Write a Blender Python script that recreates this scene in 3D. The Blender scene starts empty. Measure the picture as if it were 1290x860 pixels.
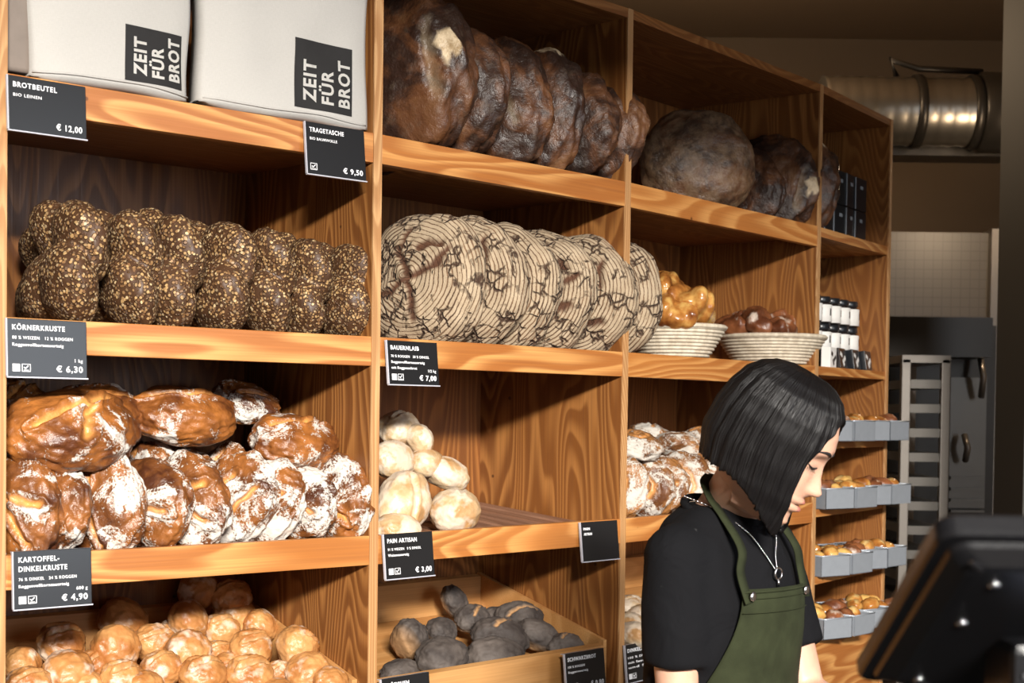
import bpy, bmesh, math, random
from mathutils import Vector, Matrix, Euler, noise
random.seed(7)
scene = bpy.context.scene
COL = scene.collection
R = math.radians
# ------------------------------------------------------------------ camera
F_PX, PITCH, ROLL, CY = 1850.0, R(-1.49), R(0.73), 568.6
CAM = Vector((0.0, 0.0, 1.5))
F0 = Vector((0, math.cos(PITCH), math.sin(PITCH)))
U0 = Vector((0, -math.sin(PITCH), math.cos(PITCH)))
R0 = Vector((1, 0, 0))
cR = R0 * math.cos(ROLL) + U0 * math.sin(ROLL)
cU = U0 * math.cos(ROLL) - R0 * math.sin(ROLL)
def ray(px, py):
    return (F0 + cR * ((px - 645) / F_PX) - cU * ((py - CY) / F_PX))
def at(px, py, Y):
    d = ray(px, py); return CAM + d * (Y / d.y)
cam = bpy.data.cameras.new('camera'); camo = bpy.data.objects.new('camera', cam); COL.objects.link(camo)
camo.matrix_world = Matrix(((cR.x, cU.x, -F0.x, CAM.x), (cR.y, cU.y, -F0.y, CAM.y), (cR.z, cU.z, -F0.z, CAM.z), (0, 0, 0, 1)))
cam.sensor_width = 36; cam.lens = 36 * F_PX / 1290; cam.sensor_fit = 'HORIZONTAL'
cam.shift_y = (CY - 430) / 1290
cam.dof.use_dof = True; cam.dof.focus_distance = 2.85; cam.dof.aperture_fstop = 8.0
cam.clip_end = 100; cam.clip_start = .05
scene.camera = camo
# ------------------------------------------------------------------ node helper
def new_mat(name):
    m = bpy.data.materials.new(name); m.use_nodes = True
    nt = m.node_tree; nt.nodes.clear()
    out = nt.nodes.new('ShaderNodeOutputMaterial'); b = nt.nodes.new('ShaderNodeBsdfPrincipled')
    nt.links.new(b.outputs[0], out.inputs[0])
    return m, nt, b
class N:
    """tiny helper to write node graphs as expressions"""
    def __init__(s, nt): s.nt = nt
    def put(s, sock, v):
        if hasattr(v, 'is_output'): s.nt.links.new(v, sock)
        elif isinstance(v, (int, float)) and hasattr(sock, 'default_value') and not isinstance(sock.default_value, float):
            try: sock.default_value = (v, v, v)
            except Exception: sock.default_value = (v, v, v, 1)
        else: sock.default_value = v
    def coord(s, rnd=0.0):
        t = s.nt.nodes.new('ShaderNodeTexCoord').outputs['Object']
        if rnd:
            oi = s.nt.nodes.new('ShaderNodeObjectInfo')
            return s.vm('ADD', t, s.vm('SCALE', s.comb(oi.outputs['Random'], s.m('MULTIPLY', oi.outputs['Random'], 1.7), s.m('MULTIPLY', oi.outputs['Random'], 2.3)), scale=rnd))
        return t
    def comb(s, x, y, z):
        n = s.nt.nodes.new('ShaderNodeCombineXYZ')
        for i, v in enumerate((x, y, z)): s.put(n.inputs[i], v)
        return n.outputs[0]
    def sep(s, v):
        n = s.nt.nodes.new('ShaderNodeSeparateXYZ'); s.put(n.inputs[0], v); return n.outputs
    def vm(s, op, a, b=None, scale=None):
        n = s.nt.nodes.new('ShaderNodeVectorMath'); n.operation = op
        s.put(n.inputs[0], a)
        if b is not None: s.put(n.inputs[1], b)
        if scale is not None: s.put(n.inputs['Scale'], scale)
        return n.outputs['Value'] if op in ('LENGTH', 'DOT_PRODUCT', 'DISTANCE') else n.outputs[0]
    def m(s, op, a, b=None, c=None, clamp=False):
        n = s.nt.nodes.new('ShaderNodeMath'); n.operation = op; n.use_clamp = clamp
        s.put(n.inputs[0], a)
        if b is not None: s.put(n.inputs[1], b)
        if c is not None: s.put(n.inputs[2], c)
        return n.outputs[0]
    def noise(s, v, scale=5.0, detail=2.0, rough=.5, dist=0.0, col=False):
        n = s.nt.nodes.new('ShaderNodeTexNoise'); s.put(n.inputs['Vector'], v)
        n.inputs['Scale'].default_value = scale; n.inputs['Detail'].default_value = detail
        n.inputs['Roughness'].default_value = rough; n.inputs['Distortion'].default_value = dist
        return n.outputs['Color'] if col else n.outputs['Fac']
    def voro(s, v, scale=5.0, feat='F1', out='Distance', rand=1.0):
        n = s.nt.nodes.new('ShaderNodeTexVoronoi'); n.feature = feat; s.put(n.inputs['Vector'], v)
        n.inputs['Scale'].default_value = scale; n.inputs['Randomness'].default_value = rand
        return n.outputs[out]
    def mr(s, v, a, b, c=0.0, d=1.0, smooth=False):
        n = s.nt.nodes.new('ShaderNodeMapRange'); s.put(n.inputs['Value'], v)
        if smooth: n.interpolation_type = 'SMOOTHSTEP'
        for k, x in zip(('From Min', 'From Max', 'To Min', 'To Max'), (a, b, c, d)): n.inputs[k].default_value = x
        return n.outputs[0]
    def ramp(s, v, stops):
        n = s.nt.nodes.new('ShaderNodeValToRGB'); s.put(n.inputs[0], v)
        e = n.color_ramp.elements
        while len(e) < len(stops): e.new(.5)
        for el, (p, c) in zip(e, stops): el.position = p; el.color = (*c, 1)
        return n.outputs[0]
    def mix(s, f, a, b, mode='MIX'):
        n = s.nt.nodes.new('ShaderNodeMix'); n.data_type = 'RGBA'; n.blend_type = mode
        s.put(n.inputs[0], f)
        for sock, v in ((n.inputs[6], a), (n.inputs[7], b)):
            if isinstance(v, tuple): v = (*v[:3], 1)
            s.put(sock, v)
        return n.outputs[2]
    def attr(s, name):
        n = s.nt.nodes.new('ShaderNodeAttribute'); n.attribute_name = name; return n.outputs['Fac']
    def bump(s, b, h, strength=.5, dist=.01):
        n = s.nt.nodes.new('ShaderNodeBump'); n.inputs['Strength'].default_value = strength; n.inputs['Distance'].default_value = dist
        s.put(n.inputs['Height'], h); s.nt.links.new(n.outputs[0], b.inputs['Normal'])
M = {}
def plain(name, col, rough=.5, metal=0.0, noise_amt=.08, nscale=40, bump=0.0, spec=.5, coat=0.0):
    m, nt, b = new_mat(name); n = N(nt)
    f = n.noise(n.coord(5), nscale, 3)
    b.inputs['Base Color'].default_value = (*col, 1)
    c = n.mix(f, tuple(x * (1 - noise_amt) for x in col), tuple(min(1, x * (1 + noise_amt)) for x in col))
    n.put(b.inputs['Base Color'], c)
    b.inputs['Roughness'].default_value = rough; b.inputs['Metallic'].default_value = metal
    b.inputs['Specular IOR Level'].default_value = spec; b.inputs['Coat Weight'].default_value = coat
    if bump: n.bump(b, f, bump, .004)
    M[name] = m; return m
def wood(name, axis, light, dark, lines=38.0, rough=.42):
    m, nt, b = new_mat(name); n = N(nt)
    v = n.coord(9.0)
    sc = {'x': (.75, 5.0, 5.0), 'y': (5.0, .75, 5.0), 'z': (4.2, 4.2, .62)}[axis]
    fine = {'x': (4, 260, 260), 'y': (260, 4, 260), 'z': (260, 260, 4)}[axis]
    f = n.noise(n.vm('MULTIPLY', v, sc), 1.25, 1.6, .45)
    w = n.m('FRACT', n.m('MULTIPLY', f, lines))
    line = n.m('MULTIPLY', n.mr(w, 0.0, .62, 0, 1, True), n.mr(w, .82, 1.0, 1, 0, True))
    fib = n.noise(n.vm('MULTIPLY', v, fine), 1.0, 2)
    patch = n.noise(n.vm('MULTIPLY', v, tuple(x * .8 for x in sc)), 1.0, 2)
    c = n.mix(n.m('MULTIPLY', line, .85), light, dark)
    c = n.mix(n.mr(fib, .3, .7, 0, .35), c, tuple(x * .55 for x in dark))
    c = n.mix(n.mr(patch, .42, .7, 0, .55), c, tuple(x * .8 for x in (light[0], light[1] * .8, light[2] * .6)))
    kn = n.voro(n.vm('MULTIPLY', v, (1, 1, 1)), 9.0)
    c = n.mix(n.mr(kn, .035, .05, .8, 0), c, tuple(x * .25 for x in dark))
    n.put(b.inputs['Base Color'], c)
    n.put(b.inputs['Roughness'], n.mr(fib, .3, .7, rough, rough + .15))
    n.bump(b, n.m('ADD', n.m('MULTIPLY', line, .6), fib), .12, .002)
    M[name] = m; return m
wood('wood_panel', 'z', (.36, .155, .042), (.135, .042, .008))
wood('wood_back', 'z', (.33, .13, .032), (.135, .042, .008), 30)
wood('wood_shelf', 'x', (.33, .14, .04), (.18, .06, .013))
wood('wood_rail', 'x', (.64, .315, .10), (.34, .105, .020), 20, .38)
wood('wood_edge', 'z', (.56, .32, .14), (.36, .17, .06), 60, .5)
wood('wood_tray', 'x', (.55, .29, .105), (.42, .20, .06), 9, .5)
wood('wood_slat', 'y', (.30, .16, .10), (.20, .095, .055), 12, .5)
# ------------------------------------------------------------------ object helpers
plain('pillar_paint', (.045, .042, .036), .7, 0, .08, 3)
def link(name, me, mat=None, parent=None, smooth=False):
    if isinstance(me, bmesh.types.BMesh):
        bm = me; me = bpy.data.meshes.new(name); bmesh.ops.recalc_face_normals(bm, faces=bm.faces) if not getattr(bm, 'keepn', False) else None
        bm.to_mesh(me); bm.free()
    if mat is not None:
        for mm in (mat if isinstance(mat, (list, tuple)) else [mat]): me.materials.append(M[mm] if isinstance(mm, str) else mm)
    if smooth:
        for p in me.polygons: p.use_smooth = True
    o = bpy.data.objects.new(name, me); COL.objects.link(o)
    if parent: o.parent = parent
    return o
def tag(o, label=None, cat=None, group=None, kind=None):
    if label: o['label'] = label
    if cat: o['category'] = cat
    if group: o['group'] = group
    if kind: o['kind'] = kind
    return o
def empty(name, mw=None, **k):
    o = bpy.data.objects.new(name, None); COL.objects.link(o); o.empty_display_size = .1
    if mw is not None: o.matrix_world = mw
    tag(o, **k); return o
def copy_tree(o, parent=None):
    c = o.copy(); COL.objects.link(c)
    if parent: c.parent = parent
    for ch in [x for x in bpy.data.objects if x.parent == o]: copy_tree(ch, c)
    return c
def add_box(bm, c, s, rot=None, mi=0, bev=0.0):
    t = bmesh.ops.create_cube(bm, size=1.0)
    vs = t['verts']
    mt = Matrix.Translation(c) @ (rot.to_4x4() if rot is not None else Matrix()) @ Matrix.Diagonal((*s, 1))
    bmesh.ops.transform(bm, matrix=mt, verts=vs)
    fs = {f for v in vs for f in v.link_faces}
    for f in fs: f.material_index = mi
    if bev:
        es = list({e for v in vs for e in v.link_edges})
        bmesh.ops.bevel(bm, geom=es, offset=bev, segments=2, affect='EDGES', profile=.6)
def boxm(c, s, rot=None, bev=0.0):
    bm = bmesh.new(); add_box(bm, c, s, rot, 0, bev); return bm
def add_prism(bm, poly, z0, z1, mi=0):
    a = [bm.verts.new((x, y, z0)) for x, y in poly]; b = [bm.verts.new((x, y, z1)) for x, y in poly]
    n = len(poly)
    fs = [bm.faces.new(a[::-1]), bm.faces.new(b)] + [bm.faces.new((a[i], a[(i + 1) % n], b[(i + 1) % n], b[i])) for i in range(n)]
    for f in fs: f.material_index = mi
    return fs
def prism(poly, z0, z1):
    bm = bmesh.new(); add_prism(bm, poly, z0, z1); return bm
def add_tube(bm, pts, r, seg=10, cap=True, mi=0):
    pts = [Vector(p) for p in pts]; rs = r if isinstance(r, (list, tuple)) else [r] * len(pts)
    rings = []; up = None
    for i, p in enumerate(pts):
        t = (pts[min(i + 1, len(pts) - 1)] - pts[max(i - 1, 0)]).normalized()
        if up is None: up = t.orthogonal().normalized()
        up = (up - t * up.dot(t)).normalized(); s = t.cross(up)
        rings.append([bm.verts.new(p + (up * math.cos(a) + s * math.sin(a)) * rs[i]) for a in [2 * math.pi * k / seg for k in range(seg)]])
    for a, b in zip(rings, rings[1:]):
        for k in range(seg):
            f = bm.faces.new((a[k], a[(k + 1) % seg], b[(k + 1) % seg], b[k])); f.smooth = True; f.material_index = mi
    if cap: bm.faces.new(rings[0][::-1]); bm.faces.new(rings[-1])
def tube(pts, r, seg=10):
    bm = bmesh.new(); add_tube(bm, pts, r, seg); return bm
def add_lathe(bm, prof, seg=32, mw=None, mi=0, smooth=True):
    rings = []
    for r, z in prof:
        rings.append([bm.verts.new((r * math.cos(2 * math.pi * k / seg), r * math.sin(2 * math.pi * k / seg), z)) for k in range(seg)])
    vs = [v for q in rings for v in q]
    for a, b in zip(rings, rings[1:]):
        for k in range(seg):
            f = bm.faces.new((a[k], a[(k + 1) % seg], b[(k + 1) % seg], b[k])); f.smooth = smooth; f.material_index = mi
    bm.faces.new(rings[0][::-1]); bm.faces.new(rings[-1])
    if mw is not None: bmesh.ops.transform(bm, matrix=mw, verts=vs)
def lathe(prof, seg=32, mw=None):
    bm = bmesh.new(); add_lathe(bm, prof, seg, mw); return bm
def text_mesh(txt, size, bold=0.0, align='LEFT', sx=1.0):
    c = bpy.data.curves.new('lettering', 'FONT'); c.body = txt; c.size = size; c.align_x = align; c.offset = bold; c.extrude = .0003
    c.space_character = 1.16; c.resolution_u = 3
    o = bpy.data.objects.new('lettering', c); COL.objects.link(o)
    dg = bpy.context.evaluated_depsgraph_get(); me = bpy.data.meshes.new_from_object(o.evaluated_get(dg))
    bpy.data.objects.remove(o); bpy.data.curves.remove(c)
    if sx != 1: me.transform(Matrix.Diagonal((sx, 1, 1, 1)))
    return me
def struct(name, bm, m):
    return tag(link(name, bm, m), kind='structure')
# ------------------------------------------------------------------ shelf units (local frames)
P = [(-.8445, 2.4215), (-.2722, 2.9141), (.2658, 3.4768), (.8751, 4.2369), (1.2007, 4.7185)]
ANG = [math.atan2(P[i + 1][1] - P[i][1], P[i + 1][0] - P[i][0]) for i in range(4)]
WID = [math.dist(P[i], P[i + 1]) for i in range(4)]
ZT, ZM, ZL, ZS, DEP = 2.0482, 1.6482, 1.2536, 2.4527, .4646
UM = [Matrix.Translation((P[i][0], P[i][1], 0)) @ Matrix.Rotation(ANG[i], 4, 'Z') for i in range(4)]
UMI = [m.inverted() for m in UM]
# half turn between neighbouring units, at left post and right post
DL = [0] + [(ANG[i] - ANG[i - 1]) / 2 for i in range(1, 4)]
DR = [(ANG[i + 1] - ANG[i]) / 2 for i in range(3)] + [0]
def hit(i, px, py, w=0.0, slope=None, z0=0.0):
    """local point of unit i where the sight line of a photo point meets the upright plane y = w, or the sloping plane z = z0 + slope*y"""
    o = UMI[i] @ CAM; d = (UMI[i].to_3x3() @ ray(px, py))
    if slope is None: t = (w - o.y) / d.y
    else: t = (z0 + slope * o.y - o.z) / (d.z - slope * d.y)
    return o + d * t
# ------------------------------------------------------------------ shelving
def inner(i, w, side, gap=.0105):
    """x of the inner face of the left (0) or right (1) panel of unit i at depth w"""
    return (w * math.sin(DL[i]) + gap) if side == 0 else (WID[i] - w * math.sin(DR[i]) - gap)
def quad(i, w0, w1, gap=.0105):
    return [(inner(i, w0, 0, gap), w0), (inner(i, w0, 1, gap), w0), (inner(i, w1, 1, gap), w1), (inner(i, w1, 0, gap), w1)]
UNIT_LABEL = ['tall plywood shelf bay holding two cotton bags, seeded loaves and floured loaves',
              'plywood shelf bay with striped round loaves, pale rolls and a wavy grained side panel',
              'plywood shelf bay behind the person with two cane baskets of bread',
              'narrow end shelf bay with black boxes, white label jars and metal trays']
units = []
def side_panel(u, x, ang, name='side_panel'):
    bm = bmesh.new()
    add_box(bm, (0, DEP / 2 + .002, ZS / 2), (.020, DEP - .004, ZS))
    o = link(name, bm, 'wood_panel', u); o.location = (x, 0, 0); o.rotation_euler = (0, 0, ang)
    bm = bmesh.new(); add_box(bm, (0, .0015, ZS / 2), (.0205, .005, ZS + .001), bev=.0008)
    e = link('edge_strip', bm, 'wood_edge', o)
for i in range(4):
    u = empty('shelf_unit', UM[i], label=UNIT_LABEL[i], cat='shelf', group='curved row of plywood shelf bays'); units.append(u)
    W = WID[i]
    if i == 0: side_panel(u, 0, 0)
    side_panel(u, W, DR[i])
    link('back_panel', prism(quad(i, DEP - .012, DEP, .010), 0, ZS - .02), 'wood_back', u)
    link('top_panel', prism(quad(i, .0, DEP - .013, .0103), ZS - .022, ZS), 'wood_shelf', u)
    if i < 3:
        for z in (ZT, ZM, ZL):
            if i == 1 and z == ZL:
                continue
            s = link('shelf_board', prism(quad(i, .0205, DEP - .013), z - .034, z - .014), 'wood_shelf', u)
            r = link('front_rail', boxm((W / 2, .010, z - .029), (W - .0215, .020, .058), bev=.0015), 'wood_rail', u)
        if i == 1:   # slatted, slightly raised at the back
            r = link('front_rail', boxm((W / 2, .010, ZL - .029), (W - .0215, .020, .058), bev=.0015), 'wood_rail', u)
            s = empty('slatted_shelf'); s.parent = u
            n = 11
            for k in range(n):
                f0 = (k + .1) / n; f1 = (k + .74) / n
                bm = bmesh.new(); q = quad(i, .022, DEP - .016)
                lx = lambda f, a, b: a[0] + (b[0] - a[0]) * f
                poly = [(lx(f0, q[0], q[1]), .022), (lx(f1, q[0], q[1]), .022), (lx(f1, q[3], q[2]), DEP - .016), (lx(f0, q[3], q[2]), DEP - .016)]
                add_prism(bm, poly, 0, .014)
                for v in bm.verts: v.co.z += ZL - .036 + v.co.y * .095
                link('slat', bm, 'wood_slat', s)
            bm = prism([(q[0][0], .05), (q[1][0], .05), (q[1][0], .075), (q[0][0], .075)], ZL - .055, ZL - .033); link('cross_bar', bm, 'wood_slat', s)
            bm = prism([(q[3][0] + .004, .40), (q[2][0] - .004, .40), (q[2][0] - .004, .425), (q[3][0] + .004, .425)], ZL - .02, ZL + .001); link('cross_bar', bm, 'wood_slat', s)
    else:
        for z, h in ((ZT, .027), (ZM, .025), (1.430, .022), (1.232, .022), (1.035, .022), (.852, .022)):
            link('shelf_board', prism(quad(i, .004, DEP - .013), z - h, z), 'wood_rail', u)
        link('front_panel', boxm((W / 2, .014, .43), (W - .0215, .018, .80), bev=.001), 'wood_rail', u)
    if i < 3:   # sloping bread crate and the closed base
        zf, sl = .952, .315
        c = empty('bread_crate'); c.parent = units[i]
        q = quad(i, .035, DEP - .02, .0115)
        def slope_mesh(poly, zb, zt):
            bm = prism(poly, 0, 1)
            for v in bm.verts: v.co.z = zf + sl * v.co.y + (zt if v.co.z > .5 else zb)
            return bm
        link('bottom_board', slope_mesh(q, -.105, -.092), 'wood_tray', c)
        link('front_board', slope_mesh([(q[0][0] + .013, .035), (q[1][0] - .013, .035), (q[1][0] - .013, .049), (q[0][0] + .013, .049)], -.091, -.012), 'wood_tray', c)
        b0 = [(q[3][0] + .013, DEP - .034), (q[2][0] - .013, DEP - .034), (q[2][0] - .013, DEP - .02), (q[3][0] + .013, DEP - .02)]
        link('rear_board', slope_mesh(b0, -.091, -.004), 'wood_tray', c)
        link('side_board', slope_mesh([q[0], (q[0][0] + .012, .035), (q[3][0] + .012, DEP - .02), q[3]], -.091, 0), 'wood_tray', c)
        link('side_board', slope_mesh([(q[1][0] - .012, .035), q[1], q[2], (q[2][0] - .012, DEP - .02)], -.091, 0), 'wood_tray', c)
        link('front_panel', boxm((W / 2, .014, .42), (W - .0215, .018, .80), bev=.001), 'wood_rail', u)
# ------------------------------------------------------------------ bread materials
def bread_mat(name, fn):
    m, nt, b = new_mat(name); n = N(nt); fn(n, b); M[name] = m
def m_seed(n, b):
    v = n.coord(3)
    vw = n.vm('ADD', v, n.vm('SCALE', n.noise(v, 60, 1, col=True), scale=.006))
    d = n.voro(vw, 160); c = n.voro(vw, 160, out='Color'); r = n.sep(c)[0]
    seed = n.mr(d, .42, .60, 1, 0)
    has = n.mr(r, .12, .16, 0, 1)
    sc = n.ramp(r, [(0, (.10, .045, .02)), (.3, (.17, .085, .034)), (.5, (.30, .17, .07)), (.72, (.46, .29, .125)), (.85, (.09, .05, .03)), (1, (.62, .45, .24))])
    base = n.mix(n.noise(v, 30, 3), (.035, .016, .008), (.09, .04, .016))
    n.put(b.inputs['Base Color'], n.mix(n.m('MULTIPLY', seed, has), base, sc))
    n.bump(b, n.m('MULTIPLY', seed, has), .9, .004); b.inputs['Roughness'].default_value = .5
def m_flour(lo, hi, amount, tear_c=(.42, .19, .055), flourc=(.74, .70, .64)):
    def f(n, b):
        v = n.coord(3)
        base = n.mix(n.mr(n.noise(v, 14, 4, .6), .36, .64), lo, hi)
        big = n.noise(v, 13, 5, .68, .6)
        grain = n.noise(v, 260, 2)
        fl = n.mr(n.m('ADD', big, n.m('MULTIPLY', n.m('SUBTRACT', grain, .5), .22)), amount, amount + .07, 0, 1)
        t = n.m('MINIMUM', n.attr('tear'), 1.0)
        tc = n.mix(n.mr(n.noise(v, 45, 3), .35, .65), tear_c, tuple(x * 1.7 for x in tear_c))
        c = n.mix(t, base, tc)
        fl = n.m('MULTIPLY', fl, n.mr(t, .25, .8, 1, .08))
        n.put(b.inputs['Base Color'], n.mix(n.m('MULTIPLY', fl, .93), c, flourc))
        n.put(b.inputs['Roughness'], n.mr(fl, 0, 1, .38, .85))
        n.bump(b, n.m('ADD', n.noise(v, 60, 4, .65), n.m('MULTIPLY', fl, .3)), .55, .006)
    return f
def m_dark(n, b):
    v = n.coord(3)
    a = n.noise(v, 9, 5, .65, .5); k = n.noise(v, 40, 4, .7)
    c = n.ramp(a, [(.25, (.012, .007, .005)), (.46, (.034, .015, .009)), (.58, (.115, .045, .018)), (.72, (.20, .095, .040))])
    c = n.mix(n.mr(k, .55, .78, 0, .5), c, (.11, .075, .046))
    t = n.attr('tear')
    c = n.mix(n.m('MINIMUM', t, 1.0), c, n.mix(n.mr(k, .3, .6), (.34, .23, .12), (.66, .52, .34)))
    n.put(b.inputs['Base Color'], c); n.put(b.inputs['Roughness'], n.mr(k, .3, .7, .33, .6))
    n.bump(b, n.m('ADD', k, a), .6, .008)
def m_bauern(n, b):
    v = n.coord(.0); vr = n.coord(6)
    s = n.sep(v); rr = n.m('SQRT', n.m('ADD', n.m('MULTIPLY', s[0], s[0]), n.m('MULTIPLY', s[1], s[1])))
    # rings follow the arc length over the dome so that they also band the rim
    arc = n.m('SUBTRACT', rr, n.m('MULTIPLY', s[2], .75))
    arc = n.m('ADD', arc, n.m('MULTIPLY', n.noise(vr, 14, 3), .022))
    w = n.m('FRACT', n.m('MULTIPLY', arc, 88))
    ring = n.m('MULTIPLY', n.mr(w, .04, .24, 0, 1), n.mr(w, .76, .96, 1, 0))
    smear = n.mr(n.noise(vr, 9, 3, .6), .44, .60)
    grain = n.noise(vr, 230, 3, .7)
    flour = n.m('MULTIPLY', n.mr(n.m('ADD', n.m('ADD', ring, n.m('MULTIPLY', smear, .36)), n.m('MULTIPLY', n.m('SUBTRACT', grain, .5), 1.1)), .30, .85), .97)
    base = n.mix(n.mr(n.noise(vr, 25, 3), .35, .65), (.065, .030, .014), (.19, .105, .052))
    c = n.mix(flour, base, n.mix(n.noise(vr, 30, 2), (.31, .225, .14), (.52, .41, .28)))
    vw = n.vm('ADD', vr, n.vm('SCALE', n.noise(vr, 22, 3, col=True), scale=.05))
    ck = n.voro(n.vm('MULTIPLY', vw, (1, 1, 1)), 34, 'DISTANCE_TO_EDGE')
    crack = n.m('MULTIPLY', n.mr(ck, .0, .13, 1, 0, True), n.mr(n.noise(vr, 24, 2), .47, .56))
    c = n.mix(crack, c, (.05, .022, .010))
    t = n.m('MINIMUM', n.attr('tear'), 1.0)
    c = n.mix(t, c, n.mix(n.noise(vr, 80, 2), (.035, .014, .007), (.13, .05, .02)))
    n.put(b.inputs['Base Color'], c); b.inputs['Roughness'].default_value = .85
    n.bump(b, n.m('SUBTRACT', n.m('ADD', n.m('MULTIPLY', flour, .25), n.m('MULTIPLY', grain, .3)), n.m('MULTIPLY', crack, 1.5)), .8, .006)
def m_roll(lo, hi, top=(.44, .25, .11), dust=.66):
    def f(n, b):
        v = n.coord(3); a = n.noise(v, 16, 3, .55)
        c = n.mix(n.mr(a, .38, .62), lo, hi)
        z = n.sep(n.vm('NORMALIZE', n.coord(0)))[2]
        c = n.mix(n.mr(z, -.75, -.15, .75, 0), c, top)
        t = n.m('MINIMUM', n.attr('tear'), 1.0)
        c = n.mix(n.m('MULTIPLY', t, .85), c, top)
        k = n.noise(v, 70, 4, .65)
        c = n.mix(n.mr(n.m('ADD', n.noise(v, 22, 3), n.m('MULTIPLY', k, .25)), dust, dust + .12, 0, .6), c, (.72, .63, .52))
        n.put(b.inputs['Base Color'], c); n.put(b.inputs['Roughness'], n.mr(k, .3, .7, .3, .5))
        n.bump(b, n.m('ADD', k, n.m('MULTIPLY', a, .8)), .45, .005)
    return f
def m_glaze(n, b):
    v = n.coord(3); a = n.noise(v, 20, 3, .6)
    c = n.ramp(a, [(.3, (.16, .045, .010)), (.5, (.40, .16, .035)), (.68, (.66, .40, .12))])
    t = n.m('MINIMUM', n.attr('tear'), 1.0); c = n.mix(t, c, (.72, .50, .20))
    n.put(b.inputs['Base Color'], c); b.inputs['Roughness'].default_value = .22; n.bump(b, n.noise(v, 60, 3), .3, .004)
bread_mat('seed_crust', m_seed)
bread_mat('flour_crust', m_flour((.060, .018, .007), (.27, .095, .022), .50, (.40, .17, .045), (.62, .58, .52)))
bread_mat('brown_crust', m_flour((.085, .024, .007), (.33, .115, .024), .565, (.44, .20, .055), (.60, .56, .50)))
bread_mat('spiral_crust', m_flour((.10, .036, .013), (.32, .14, .042), .485, (.36, .16, .05), (.54, .50, .44)))
bread_mat('dark_crust', m_dark)
def m_dark2(n, b):
    m_dark(n, b); nt = n.nt; s = b.inputs['Base Color'].links[0].from_socket
    v = n.coord(3); n.put(b.inputs['Base Color'], n.mix(n.mr(n.noise(v, 24, 5, .7), .42, .62, .12, .75), s, (.215, .135, .075)))
bread_mat('paler_dark_crust', m_dark2)  # dark crust mottled with a lighter brown
bread_mat('ring_crust', m_bauern)
bread_mat('roll_crust', m_roll((.33, .12, .03), (.53, .26, .09)))
bread_mat('pale_crust', m_roll((.42, .23, .095), (.56, .40, .23), (.60, .46, .30), .56))
bread_mat('grey_crust', m_roll((.034, .025, .021), (.098, .078, .066), (.44, .24, .10), .95))
bread_mat('glaze_crust', m_glaze)
for l_ in list(M['grey_crust'].node_tree.nodes['Principled BSDF'].inputs['Roughness'].links): M['grey_crust'].node_tree.links.remove(l_)
M['grey_crust'].node_tree.nodes['Principled BSDF'].inputs['Roughness'].default_value = .75
bread_mat('dark_glaze', m_roll((.10, .03, .012), (.25, .085, .03), (.3, .12, .05), .7))
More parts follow.
